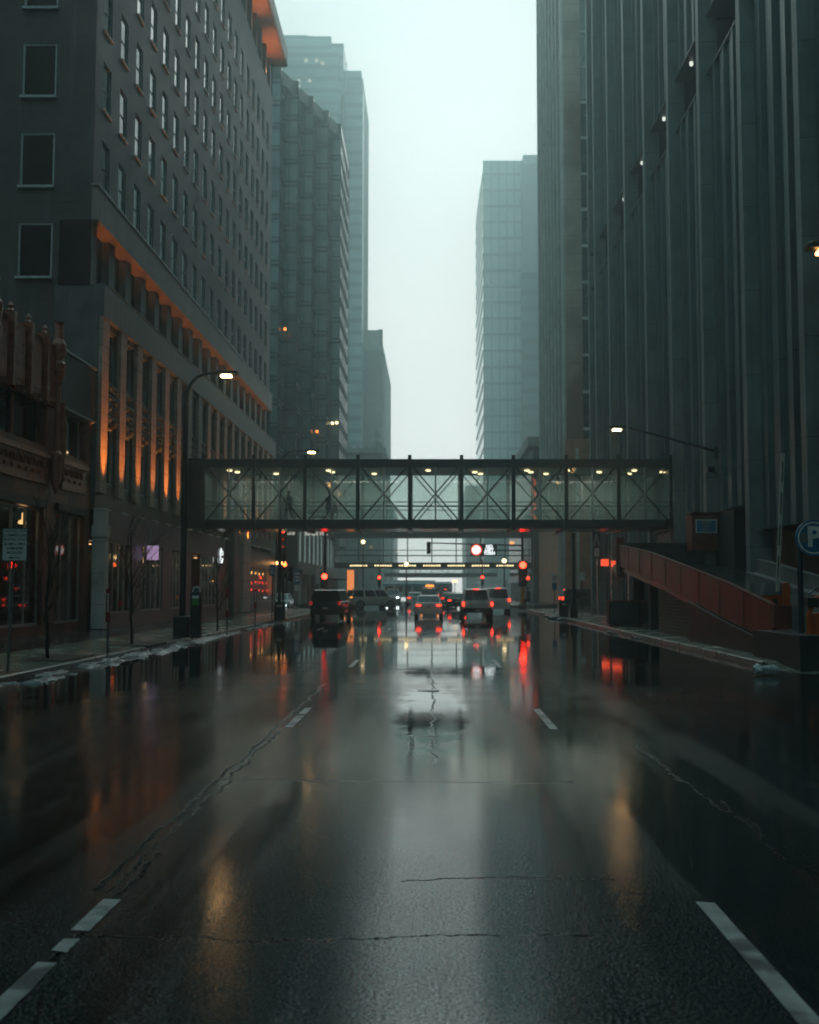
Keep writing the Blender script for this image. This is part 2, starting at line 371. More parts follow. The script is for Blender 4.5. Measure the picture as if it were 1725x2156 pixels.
    pl_ = [puddle(.0, 17.0, .6, 4.6, 67, 2.6), puddle(.3, 29, 1.6, 8, 71, 2.8), puddle(-6.5, 26, 1.6, 9, 73, 2.8), puddle(4.2, 24, 1.0, 7, 79, 2.9), puddle(5.8, 33, 1.3, 6, 83, 2.8), puddle(-4.0, 36, 1.5, 6, 89, 2.8)]
    pu = pl_[0]
    for k in pl_[1:]: pu = math_n(N, L, 'MAXIMUM', pu, k)
    r = math_n(N, L, 'MULTIPLY', r, math_n(N, L, 'SUBTRACT', 1, math_n(N, L, 'MULTIPLY', pu, .5)))
    r = math_n(N, L, 'MAXIMUM', r, .03)
    r = math_n(N, L, 'ADD', r, math_n(N, L, 'MULTIPLY', cr, .5))
    wet = math_n(N, L, 'SUBTRACT', 1, dry)
    L.new(r, b.inputs['Roughness']); b.inputs['IOR'].default_value = 1.5
    st_ = ramp_n(N, L, noise_n(N, L, geo, 62, 3, .8), (.44,.56,0,1))      # stones standing out of the water film
    nearf = ramp_n(N, L, y, (5, 30, 1, .25))
    sp = math_n(N, L, 'SUBTRACT', .80, math_n(N, L, 'MULTIPLY', st_, math_n(N, L, 'MULTIPLY', nearf, .74)))
    sp = math_n(N, L, 'ADD', sp, ramp_n(N, L, y, (6.5, 14, 0, .85)))
    sp = math_n(N, L, 'MAXIMUM', sp, math_n(N, L, 'MULTIPLY', pu, .75))
    sp = math_n(N, L, 'SUBTRACT', sp, math_n(N, L, 'MULTIPLY', cr, .5))
    sp = math_n(N, L, 'MULTIPLY', sp, math_n(N, L, 'SUBTRACT', 1, math_n(N, L, 'MULTIPLY', bg, .35)))
    L.new(sp, b.inputs['Specular IOR Level']); b.inputs['Specular Tint'].default_value = (.55,1,.95,1)
    h = math_n(N, L, 'ADD', math_n(N, L, 'MULTIPLY', grit, .12), ramp_n(N, L, grit2, (.54,.70,0,1)))
    h = math_n(N, L, 'SUBTRACT', h, math_n(N, L, 'MULTIPLY', cr, .6))
    fade = ramp_n(N, L, y, (4, 34, .40, .02))
    bp = N.new('ShaderNodeBump'); bp.inputs['Distance'].default_value = .012
    L.new(math_n(N, L, 'MULTIPLY', math_n(N, L, 'MULTIPLY', fade, math_n(N, L, 'SUBTRACT', 1, math_n(N, L, 'MULTIPLY', pu, .92))), ramp_n(N, L, wet, (.1,.9,1,.35))), bp.inputs['Strength'])
    L.new(h, bp.inputs['Height']); L.new(bp.outputs[0], b.inputs['Normal'])
    return m
m_road = road_mat()

# ------------------------------------------------------------------ the setting
XL, XR = -8.6, 8.0
YC0, YC1, YD0, YD1 = 94.0, 112.0, 188.0, 206.0
YEND = 520
mb = MB()
def rect(mb, x0, x1, y0, y1, z): mb.quad((x0,y0,z),(x1,y0,z),(x1,y1,z),(x0,y1,z))
rect(mb, XL, XR, -30, YEND, 0)
rect(mb, XR, 24, -30, 25.6, 0)
for a, b in ((YC0,YC1),(YD0,YD1)):
    rect(mb, -140, XL, a, b, 0); rect(mb, XR, 140, a, b, 0)
struct(mb.build('road', m_road))
g = MB(); rect(g, -148, 148, -58, YEND+8, -.03); struct(g.build('ground', m_sided))
def sidewalk(x0, x1, y0, y1, zb=.30):
    # x0 = kerb side, x1 = building side
    w = MB(); s = 1 if x1 > x0 else -1; xk = x0 + s*.16; xm = x0 + (x1-x0)*.48
    zm = .14 + (zb-.14)*.4
    def slab(xa, xb, za, zb2, mt):
        q = MB(); vs = [(xa,y0,-.02),(xb,y0,-.02),(xb,y1,-.02),(xa,y1,-.02),(xa,y0,za),(xb,y0,zb2),(xb,y1,zb2),(xa,y1,za)]
        q.add(vs, [(0,3,2,1),(4,5,6,7),(0,1,5,4),(1,2,6,5),(2,3,7,6),(3,0,4,7)]); return struct(q.build('sidewalk', mt))
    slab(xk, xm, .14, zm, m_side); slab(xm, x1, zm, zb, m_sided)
    k = MB(); b = .03
    k.add([(x0,y0,-.02),(xk,y0,-.02),(xk,y0,.145),(x0+s*b,y0,.145),(x0,y0,.115),
           (x0,y1,-.02),(xk,y1,-.02),(xk,y1,.145),(x0+s*b,y1,.145),(x0,y1,.115)],
          [(0,1,2,3,4),(9,8,7,6,5),(0,5,6,1),(1,6,7,2),(2,7,8,3),(3,8,9,4),(4,9,5,0)])
    struct(k.build('kerb', m_kerb))
sidewalk(XL, -14.0, -30, YC0-.8)
sidewalk(XL, -13.6, YC1+1, YD0-1); sidewalk(XL, -13.6, YD1+1, YEND-20)
sidewalk(XR, 13.9, 26.6, YC0-.8)
sidewalk(XR, 13.6, YC1+1, YD0-1); sidewalk(XR, 13.6, YD1+1, YEND-20)
# apron at the mouth of the drive
ap = MB(); ap.add([(8.0,24.9,.004),(9.2,23.6,.004),(14,22.6,.004),(20,22.4,.004),(20,26.59,.14),(14,26.59,.14),(9.2,26.59,.14),(8.0,26.59,.14)],
                  [(0,1,6,7),(1,2,5,6),(2,3,4,5)]); struct(ap.build('driveway', m_side))
# markings
mk = M('worn_lane_paint', (.40,.44,.43), .35, .25, 6, bump=.2, col2=(.10,.115,.115), fine=50)
def dash(x, y0, y1, w=.11):
    q = MB(); n = 10; vs = []; fs = []
    for i in range(n+1):
        y = y0+(y1-y0)*i/n
        for s in (-1,1): vs.append((x+s*w/2+random.uniform(-.003,.003), y+(random.uniform(-.04,.04) if i in (0,n) else 0), .005))
    for i in range(n): fs.append((i*2,i*2+1,i*2+3,i*2+2))
    q.add(vs, fs); return struct(q.build('road_marking', mk))
for y0, y1 in ((4.35,5.72),(6.2,6.85),(15.1,16.5),(16.7,17.6),(26.6,29.2),(38.4,41),(50,52.6),(62,64.5)): dash(-1.95, y0, y1)
dash(-1.95, 5.86, 6.04, .09)
for y0, y1 in ((4.2,6.75),(14.9,17.4),(26.6,29.2),(38.4,41),(50,52.6),(62,64.5)): dash(1.66, y0, y1)
for y0, y1 in ((50,53),(62,65),(74,77)): dash(-5.2, y0, y1)
for yy in (88.0, 91.6):
    q = MB(); q.quad((XL+.3,yy,.005),(XR-.3,yy,.005),(XR-.3,yy+.35,.005),(XL+.3,yy+.35,.005)); struct(q.build('road_marking', mk))

# ------------------------------------------------------------------ facade helper
def facade(mb, org, U, N_, W, H, cols, rows, depth):
    """wall sheet from org along U (width W) and up H with rectangular openings and reveals; N_ outward"""
    O = Vector(org); U = Vector(U); V = Vector((0,0,1)); D = Vector(N_) * -depth
    def q(u0,u1,v0,v1):
        if u1-u0 > 1e-5 and v1-v0 > 1e-5: mb.quad(O+U*u0+V*v0, O+U*u1+V*v0, O+U*u1+V*v1, O+U*u0+V*v1)
    e = 0
    for c0, c1 in cols:
        q(e, c0, 0, H); f = 0
        for r0, r1 in rows:
            q(c0, c1, f, r0); f = r1
            a, b, c, d = O+U*c0+V*r0, O+U*c1+V*r0, O+U*c1+V*r1, O+U*c0+V*r1
            mb.quad(a, b, b+D, a+D); mb.quad(b, c, c+D, b+D); mb.quad(c, d, d+D, c+D); mb.quad(d, a, a+D, d+D)
        q(c0, c1, f, H); e = c1
    q(e, W, 0, H)

# ================================================================== left: stone office block with lit podium
YA, YAE = 44.0, 92.6
A = empty('office_building', (-20,YA,0), 0, 'tall grey stone office block with orange uplit pilasters on its podium, left side', 'building')
def pa(mb, name, mat, lab=None, par=None):
    o = mb.build(name, mat); q = par or A; o.parent = q; o.matrix_parent_inverse = Matrix.Translation((20,-YA,0)) if q is A else Matrix.Identity(4)
    if lab: o['label'] = lab
    return o
def adopt(o, par, base):  # world-built child under an Empty placed at base
    o.parent = par; o.matrix_parent_inverse = Matrix.Translation(base).inverted(); return o
XU = -13.85
ZB0, ZB1 = Z_(470, YA), Z_(397, YA)     # cornice band
ZP = Z_(602, YA)                        # podium top
ZR = Z_(136, YAE)                       # soffit of the roof overhang
LA = YAE-YA
mb = MB()
cols = [(.75+i*2.49, .75+i*2.49+1.15) for i in range(19)]
row0 = ZB1 - .0
rows = [(.25+i*3.43, .25+i*3.43+2.15) for i in range(7)]
HU = ZR - 3.0 - ZB1
# facade seen from the street faces +X : U runs along +Y
facade(mb, (XU,YA,ZB1), (0,1,0), (1,0,0), LA, HU, cols, rows, .28)
pa(mb, 'wall', m_stoneA)
# window prototypes: frame with a pane as sub-part
def window_proto(w, h, mat, origin, parent, inv):
    f = MB(); t = .06
    f.box(-.12,-.09, 0,t, 0,h); f.box(-.12,-.09, w-t,w, 0,h); f.box(-.12,-.09, t,w-t, h-t,h); f.box(-.12,.05, t*.2,w-t*.2, -.001,.07); f.box(-.12,-.10, t,w-t, h*.48,h*.48+.04)
    o = f.build('window', m_frame)
    p = MB(); p.quad((-.13,0.01,.02),(-.13,w-.01,.02),(-.13,w-.01,h-.01),(-.13,.01,h-.01))
    g = p.build('pane', mat, o)
    return o
wp = window_proto(1.15, 2.15, m_glass, None, A, None); wp.parent = A
wpb = window_proto(1.15, 2.15, m_glassb, None, A, None); wpb.parent = A
cells = [(i,j) for i in range(19) for j in range(7)]
cells.sort(key=lambda c: c[0]*2.49 + c[1]*1.2)
usedw = {id(wp):0, id(wpb):0}
rest = MB(); restp = MB()
random.seed(5)
for n, (i, j) in enumerate(cells):
    px, py, pz = XU+.035+20, cols[i][0], ZB1+rows[j][0]
    src = wpb if random.random() < .35 else wp
    if n < 100:
        if usedw[id(src)] == 0: o = src; usedw[id(src)] = 1
        else: o = copy_tree(src); o.parent = A
        o.location = (px, py, pz)
    else:
        x, y, z = px-20, py+YA, pz; w, h, t = 1.15, 2.15, .06
        for bx in ((x-.12,x-.09,y,y+t,z,z+h),(x-.12,x-.09,y+w-t,y+w,z,z+h),(x-.12,x+.05,y+t,y+w-t,z,z+.07)): rest.box(*bx)
        restp.quad((x-.13,y,z),(x-.13,y+w,z),(x-.13,y+w,z+h),(x-.13,y,z+h))
o = pa(rest, 'window_frames', m_frame); o['kind'] = 'stuff'
o = pa(restp, 'window_panes', m_glass); o['kind'] = 'stuff'
# front wall towards the viewer, brown brick, with three big windows in view
w0, w1 = X_(40,YA-.3,450), X_(112,YA-.3,450)
zz0 = Z_(583,YA-.3); zstep = 3.78
mb = MB(); XF0 = -44
frows = [(zz0-2.15 + k*zstep, zz0-2.15 + k*zstep + 2.2) for k in range(0)]
rowsF = [(zz0+k*zstep, zz0+k*zstep+2.25) for k in range(7)]
colsF = []
c = w0
while c > XF0+2: colsF.append((c-XF0, c-XF0+(w1-w0))); c -= 4.4
colsF.reverse()
facade(mb, (XF0,YA-.3,0), (1,0,0), (0,-1,0), XU-XF0, ZR-3, colsF, rowsF, .22)
mb.quad((XU,YA-.3,ZB1-.02),(XU,YA,ZB1-.02),(XU,YA,ZR-3),(XU,YA-.3,ZR-3))
pa(mb, 'brick_wall', m_brickA)
f = MB(); ww = w1-w0; t=.07
f.box(0,t,-.05,.04,0,2.25); f.box(ww-t,ww,-.05,.04,0,2.25); f.box(t,ww-t,-.05,.04,2.25-t,2.25); f.box(-.04,ww+.04,-.26,.04,-.10,.0)
bw = f.build('window', m_frame, A); bw['label'] = 'large dark window with a pale frame in the brown brick end wall'
p = MB(); p.quad((.02,.02,.02),(ww-.02,.02,.02),(ww-.02,.02,2.23),(.02,.02,2.23)); p.build('pane', m_glass, bw)
first = True
for cf in colsF[-2:]:
    for r0, r1 in rowsF:
        o = bw if first else copy_tree(bw); first = False; o.parent = A
        o.location = (XF0+cf[0]+20, -.3+.08, r0)
bk = MB()
for cf in colsF[:-2]:
    for r0, r1 in rowsF: bk.quad((XF0+cf[0],YA-.1,r0),(XF0+cf[1],YA-.1,r0),(XF0+cf[1],YA-.1,r1),(XF0+cf[0],YA-.1,r1))
o = pa(bk, 'far_window_panes', m_glass); o['kind']='stuff'
# core volume behind the facades
mb = MB(); mb.box(XF0, XU-.45, YA+.3, YAE, 0, ZR+.9); pa(mb, 'core', m_concD)
mb = MB(); mb.quad((XU,YAE,0),(XF0,YAE,0),(XF0,YAE,ZR),(XU,YAE,ZR)); pa(mb, 'far_wall', m_stoneA)
# recessed top floor, roof overhang with lit soffit
for i in range(20):
    y = YA+.1+i*2.49; mb = MB(); mb.box(XU-.35, XU-.02, y, y+.42, ZR-3, ZR-.003); pa(mb, 'attic_column', m_podA)
mb = MB(); mb.box(XU-.50, XU-.40, YA, YAE, ZR-3, ZR-.003); pa(mb, 'attic_glazing', m_glass)
XO = -12.75
mb = MB(); mb.box(XF0, XO, YA-1.2, YAE+.5, ZR, ZR+.12); pa(mb, 'soffit', M('soffit_panel', (.42,.30,.2), .6, .12, 1))
mb = MB(); mb.box(XF0-.1, XO+.12, YA-1.32, YAE+.62, ZR+.12, ZR+1.5); pa(mb, 'roof_fascia', m_pale)
# cornice band
XB = -13.62
mb = MB(); mb.box(XU-.02, XB, YA-.35, YAE+.1, ZB0+.06, ZB1); mb.box(XU-1.3, XB+.06, YA-.29, YAE+.16, ZB0, ZB0+.055)
pa(mb, 'cornice', m_band)
mb = MB(); mb.box(XB-.02, XB+.05, YA-.42, YAE+.15, ZB1+.002, ZB1+.06); mb.box(XU-.02, XB+.1, YA-.44,YA-.36, ZB1+.002, ZB1+.06); pa(mb, 'cornice_flashing', m_alu)
# gallery floor between podium top and cornice
XP = -13.3
mb = MB(); mb.box(XU-1.35, XU-1.25, YA+.4, YAE, ZP-.2, ZB0); pa(mb, 'gallery_glazing', m_glass)
mb = MB(); mb.box(X_(131,YA,530), XU+.0, YA-.40, YA-.31, ZP-.05, ZB0+.02); pa(mb, 'gallery_recess_shade', m_glass)  # dark sheet standing in for the shaded recess at the gallery end
for i in range(19):
    y = YA-.1+i*2.62; q = MB(); q.box(XU-.75, XU-.12, y, y+.85, ZP+.003, ZB0-.003); o = pa(q, 'gallery_column', m_podA)
# podium wall with window bays
mb = MB()
pcols = [(.95+i*2.62, .95+i*2.62+1.72) for i in range(18)]
prows = [(6.2-5.1, 8.65-5.1),(10.5-5.1, 12.7-5.1)]
facade(mb, (XP-.18,YA-.35,5.1), (0,1,0), (1,0,0), LA+.35, ZP-5.1-.02, pcols, prows, .3)
mb.quad((XP-2.0,YA-.35,5.1),(XP-.18,YA-.35,5.1),(XP-.18,YA-.35,ZP-.02),(XP-2.0,YA-.35,ZP-.02))
mb.quad((XP-2.0,YA-.35,ZP-.02),(XP-.18,YA-.35,ZP-.02),(XP-.18,YAE,ZP-.02),(XP-2.0,YAE,ZP-.02))
mb.quad((XP-.18,YAE,5.1),(XP-2.0,YAE,5.1),(XP-2.0,YAE,ZP-.02),(XP-.18,YAE,ZP-.02))
pa(mb, 'podium_wall', m_podA)
mb = MB(); mb.box(XP-.19, XP+.04, YA-.38, YAE+.02, 12.95, ZP); pa(mb, 'podium_parapet', m_podA)
mb = MB(); mb.box(XP-.06, XP+.02, YA+.5, YAE, ZP+.10, ZP+.14); pa(mb, 'parapet_rail', M('copper_rail',(.5,.27,.16),.4,.2,2))
for i in range(19):
    y = YA-.35+i*2.62 + (.03 if i else .02)
    q = MB(); q.box(XP-.17, XP, y, y+(.88 if i else .9), 5.75, 12.94); pa(q, 'pilaster', m_pil)
# bay windows + ornate spandrels
def pod_window(h):
    f = MB(); w = 1.72
    for a, b_ in ((0,.1),(w/2-.06,w/2+.06),(w-.1,w)): f.box(-.24,-.12,a,b_,0,h)
    f.box(-.24,-.12,.1,w-.1,h-.1,h); f.box(-.24,-.08,.1,w-.1,0,.1)
    o = f.build('podium_window', m_frame if h > 2.4 else m_alu, A)
    p = MB(); p.quad((-.27,.02,.01),(-.27,w-.02,.01),(-.27,w-.02,h-.01),(-.27,.02,h-.01)); p.build('pane', m_glassb, o); return o
pwl, pwu = pod_window(2.45), pod_window(2.2)
for i, (c0, c1) in enumerate(pcols):
    for src, r in ((pwl,prows[0]),(pwu,prows[1])):
        o = src if i == 0 else copy_tree(src); o.parent = A; o.location = (XP-.18+20, c0-.35, 5.1+r[0])
    q = MB()
    for k in range(4):
        z = 8.72+k*.44; q.box(XP-.175, XP-.08, YA-.35+c0+.12, YA-.35+c1-.12, z, z+.36)
        for m_ in range(3): q.ball((XP-.07, YA-.35+c0+.42+m_*.44, z+.18), .12, 6)
    pa(q, 'ornate_spandrel', m_podA)
# uplights on the shopfront fascia
FX = XP+.28
for i in range(19):
    y = YA-.35+i*2.62+.45
    q = MB(); q.box(FX-.3, FX-.02, y-.35, y+.35, 5.02, 5.1); o = pa(q, 'uplight', m_alu)
    q = MB(); q.box(-.05,.05,-.08,.08,0,.02); l = q.build('lens', m_up, o); l.location = (FX-.16, y, 5.102)
    l.matrix_parent_inverse = Matrix.Identity(4)
def light(kind, name, loc, energy, color, parent=None, rot=None, **kw):
    d = bpy.data.lights.new(name, kind); d.energy = energy; d.color = color
    for k, v in kw.items(): setattr(d, k, v)
    o = bpy.data.objects.new(name, d); COL.objects.link(o); o.location = loc
    if rot: o.rotation_euler = rot
    return o
def aim(o, target):
    o.rotation_euler = (Vector(target) - o.location).to_track_quat('-Z', 'Y').to_euler()
ORG = (1,.27,.04)
for i in range(19):
    y = YA-.35+i*2.62+.45
    l = light('SPOT', 'uplight_glow', (FX+.42, y, 5.2), 1300 if i not in (0,4) else 2400, ORG, spot_size=R(36), spot_blend=.9, shadow_soft_size=.05)
    aim(l, (XP-.02, y, 8.6)); adopt(l, A, (-20,YA,0))
for i in range(18):
    y = YA+1.2+i*2.62
    l = light('SPOT', 'gallery_glow', (XU-.3, y, ZP+.35), 105, ORG, spot_size=R(95), spot_blend=.6, shadow_soft_size=.05)
    aim(l, (XU-.1, y, ZB0)); adopt(l, A, (-20,YA,0))
for i in range(7):
    y = YA+3+i*7
    l = light('SPOT', 'soffit_glow', (XU+.1, y, ZR-2.6), 330, (1,.26,.05), spot_size=R(110), spot_blend=.6, shadow_soft_size=.05)
    aim(l, (XO-.3, y, ZR)); adopt(l, A, (-20,YA,0))
# shopfront level
mb = MB(); mb.box(XP-2.0, FX, YA+.05, YA+25.0, 3.85, 5.0); pa(mb, 'shop_fascia', m_fascia)
mb = MB(); mb.box(XP-2.0, FX, YA+33.2, YAE+.1, 3.55, 4.7); pa(mb, 'shop_fascia', m_fascia)
mb = MB(); mb.box(FX-.48, FX+.02, YA-.5, YA+.045, .3, 4.4); mb.box(FX-.5, FX+.06, YA-.54, YA+.047, 3.95, 4.42); mb.box(FX-.46, FX+.0, YA-.48, YA+.043, 4.42, 5.1)
pa(mb, 'corner_pier', m_white)
mb = MB(); mb.box(FX-.6,FX+.25, YA+27.0, YA+29.2,.3,6.4); pa(mb,'stone_pier',m_podA)
mb = MB(); mb.box(FX-.6,FX+.35, YA+29.8, YA+32.8,.3,5.9); pa(mb,'stone_pier',m_pale)
mb = MB(); mb.box(XP-1.99, FX-.06, YA+.06, YAE, 0, .86)
for y0, y1 in ((3.7,5.5),(9.2,11.0),(13.9,15.6)): mb.box(XP-.3, FX-.05, YA+y0, YA+y1, .86, 3.846)
mb.box(XP-.3, FX-.05, YA+47.6, YAE, .86, 3.546); mb.box(XP-.3,FX-.05, YA+22.8, YA+27,.86,3.846)
pa(mb, 'shop_wall', m_fascia)
mb = MB(); mb.box(XP-2.2, XP-1.9, YA, YAE, .3, 5.1); pa(mb, 'shop_back_wall', M('dim_shop_wall',(.10,.075,.05),.7,.5,.8))
def shop_window(y0, y1, z0, z1, n, par=None, x=FX-.15, base=(-20,YA,0), A_=A):
    f = MB()
    for k in range(n+1):
        y = y0+(y1-y0)*k/n; f.box(x-.06, x+.03, y-.035, y+.035, z0, z1)
    f.box(x-.07, x+.05, y0, y1, z0-.08, z0); f.box(x-.05,x+.02,y0,y1,z1-.06,z1-.001)
    o = f.build('shop_window', m_alu); adopt(o, A_, base)
    p = MB(); p.quad((x-.01,y0,z0),(x-.01,y1,z0),(x-.01,y1,z1),(x-.01,y0,z1)); pn = p.build('pane', m_thin, o)
    return o
for y0, y1, n in ((.3,3.7,4),(5.5,9.2,4),(11.0,13.9,4),(18.6,22.8,4)): shop_window(YA+y0, YA+y1, .95, 3.84, n)
shop_window(YA+33.2, YA+47.6, .95, 3.54, 16)
for k in range(10):
    y = YA+1.2+k*2.3; q = MB(); q.box(XP-1.2, XP-.9, y, y+.45, 3.72, 3.76); pa(q, 'ceiling_light', m_warmin)
    if k % 2 == 0:
        l = light('POINT','shop_glow',(XP-.9,y,3.3), 7, (1,.55,.25), shadow_soft_size=.1); adopt(l, A, (-20,YA,0))
random.seed(21)
for zc, cnt in ((3.05,6),(2.35,7),(1.75,7)):
    for k in range(cnt):
        y = YA+34+k*1.9+random.uniform(-.3,.3); q = MB(); q.ball((FX-.4, y, zc+random.uniform(-.06,.06)), .10, 8); pa(q, 'reflection_dot', m_redt if zc < 2.5 else m_lampo)  # glowing balls standing in for lamp reflections in the shop glass
# lit shop signs
q = MB(); q.box(FX+.02, FX+.55, YA+5.95, YA+6.02, 3.2, 3.85); o = pa(q, 'screen_sign', m_screen)
for k, (zt, tx) in enumerate(((4.05,'OPEN'),)): pass
sg = text_mesh('the\nbar', .62, m_lit, 'shop_sign', None, face_east(FX+.06, YA+23.6, 3.9), .02, spacing=.75, bold=.012); adopt(sg, A, (-20,YA,0))

# ================================================================== left near: terracotta shop building
YB0 = 12.0; XBt = -13.6; BB = (-18, YB0, 0)
B = empty('terracotta_building', BB, 0, 'low red-brown terracotta shop building with carved parapet at the left edge', 'building')
def pb(mb, name, mat, lab=None): 
    o = adopt(mb.build(name, mat), B, BB)
    if lab: o['label'] = lab
    return o
ys = Yf(120, XBt, 900)           # right end of the ornate part
YBE = 43.4
ZT = Z_(830, YBE); ZW1 = Z_(700, 36.0)
zsill = Z_(940, 39); 
def zat(px, py, X=XBt):  # height of a point on the facade plane
    return P(px, py, Yf(px, X, py)).z
zs = zat(60, 945); zwt = zat(160, 885) ; zpar = zat(160, 755); zst = zat(40, 1055)
mb = MB()
# openings: upper windows and shopfronts, solid piers between
pil_y = Yf(105, XBt, 1000)
bays = [(YB0+1, 17.5), (19.2, 25), (26.6, 32.2), (33.4, pil_y-.5)]
cc = [(a-YB0, b-YB0) for a, b in bays] + [(pil_y+.75-YB0, pil_y+4.0-YB0)]
facade(mb, (XBt,YB0,0), (0,1,0), (1,0,0), YBE-YB0, zpar, cc, [(.62, zst-.05),(zs+.3, zwt+.1)], .45)
mb.quad((XBt,YB0,zpar),(XBt,YBE,zpar),(XBt-20,YBE,zpar),(XBt-20,YB0,zpar)); mb.quad((XBt-20,YB0,0),(XBt,YB0,0),(XBt,YB0,zpar),(XBt-20,YB0,zpar))
pb(mb, 'wall', m_terra)
mb = MB(); mb.box(XBt-.02, XBt+.10, pil_y+.55, YBE, zwt+.25, zpar-.05); pb(mb,'dark_fascia',m_darktr)
mb = MB(); mb.box(XBt-.05, XBt+.16, pil_y+.5, YBE+.1, zpar-.05, zpar+.04); mb.box(XBt, XBt+.14, pil_y+.5, YBE+.05, zwt+.18, zwt+.25); pb(mb,'flashing',m_alu)
mb = MB(); mb.box(-40, XBt-.3, -54, YB0-.5, 0, 48); pb(mb,'unseen_sky_block',m_terra)  # unseen tall mass added behind the camera to block rear sky light
# carved parapet with finials
zc0 = zat(60, 800); zc1 = zat(60, 690)
mb = MB()
for k in range(16):
    y = pil_y-1.0-k*1.55
    if y < YB0+.5: break
    mb.box(XBt-.3, XBt+.14, y, y+1.15, zc0-.35, zc1-.15-.2*(k%2)); mb.box(XBt-.34, XBt+.24, y-.12, y+.1, zc0-.5, zc1+.12)
    mb.ball((XBt+.12,y+.6,zc0-.42), .19, 8); mb.lathe([(.09,0),(.12,.06),(.06,.14),(.10,.22),(.03,.34)], (XBt+.05,y,zc1+.1), 8); mb.box(XBt+.142, XBt+.17, y+.3, y+.95, zc0-.2, zc1-.5-.2*(k%2))
    for d in range(4): mb.ball((XBt+.14, y+.15+d*.28, zc0-.55), .09, 6)
pb(mb,'carved_parapet',m_terra2)
zc = Z_(680, pil_y)
def column(y, ztop, zbot, r=.15, top=True):
    pr = [(r*.25, zbot-1.25),(r*.7,zbot-1.0),(r*1.25,zbot-.75),(r*1.3,zbot-.2),(r*1.5,zbot),(r*1.4,zbot+.18),(r*.8,zbot+.3),(r*.72,zbot+.6),(r*.9,zbot+.7),(r*.7,zbot+.85),(r*.7,ztop-2.3),(r*.9,ztop-2.25),(r*1.5,ztop-1.9),(r*1.7,ztop-1.5),(r*1.25,ztop-1.4),(r*1.8,ztop-1.0),(r*1.8,ztop-.8),(r*1.1,ztop-.6),(r*1.0,ztop-.1),(r*1.25,ztop),(r*.3,ztop+.04)]
    q = MB(); q.lathe(pr, (XBt+.22, y, 0), 12); return pb(q, 'turned_column', m_terra2)
column(pil_y, zc, zs-.1); column(pil_y+.55, zwt+.3, zs+.1, .09)
for y in (33.0-.1, 25.9, 18.4): column(y, zc, zs-.1)
# arcaded frieze
for y0, y1 in ((YB0+1, pil_y-.4),(pil_y+.9, pil_y+3.9)):
    q = MB(); zf = zs-.65; q.box(XBt-.01, XBt+.07, y0, y1, zf-.3, zf+.5); q.box(XBt, XBt+.18, y0-.05, y1+.05, zf+.5, zf+.68); q.box(XBt, XBt+.11, y0, y1, zf-.42, zf-.3)
    y = y0+.3
    while y < y1-.25:
        pts = [(XBt+.10, y+.2*math.cos(t), zf+.12+.26*math.sin(t)) for t in [math.pi*i/6 for i in range(7)]]
        q.tube(pts, .035, 5); q.ball((XBt+.09, y, zf-.05), .075, 6); y += .62
    pb(q, 'arcaded_frieze', m_terra2)
# window panes and mullions
for a, b_ in bays + [(pil_y+.75, pil_y+4.0)]:
    f = MB(); x = XBt-.30; z0, z1 = zs+.3, zwt+.1
    f.box(x-.04,x+.05,(a+b_)/2-.09,(a+b_)/2+.09,z0,z1)
    for q_ in (a,b_-.08): f.box(x-.04,x+.04,q_,q_+.08,z0,z1)
    o = pb(f, 'upper_window', m_terra2 if b_ < pil_y else m_frame); p = MB(); p.quad((x-.05,a,z0),(x-.05,b_,z0),(x-.05,b_,z1),(x-.05,a,z1)); p.build('pane', m_glass, o)
    q = MB(); q.box(XBt-.05, XBt+.12, a-.05, b_+.05, zst-.06, zst+.22); pb(q, 'shopfront_head', m_darktr)
    shop_window(a, b_, .7, zst-.1, max(3,int((b_-a)/1.1)), x=XBt-.2, base=BB, A_=B)
mb = MB(); mb.box(XBt-3, XBt-2.7, YB0, YBE, 0, zst+.3); mb.box(XBt-2.7,XBt-.5,YB0,YBE,zst+.2,zst+.3); mb.box(XBt-2.7,XBt-.46,YB0,YBE,0,.4); pb(mb,'shop_back_wall',M('dark_shop_interior',(.05,.042,.035),.7,.5,.8))
for k in range(4):
    l = light('POINT','shop_glow',(XBt-1.4, 40-k*5, zst-.6), 5, (1,.55,.25), shadow_soft_size=.1); adopt(l, B, BB)
    q = MB(); q.lathe([(.02,.4),(.03,.15),(.14,.1),(.16,0),(.02,-.02)], (XBt-1.4,40-k*5,zst-.5), 8); pb(q,'pendant_lamp',m_warmin)

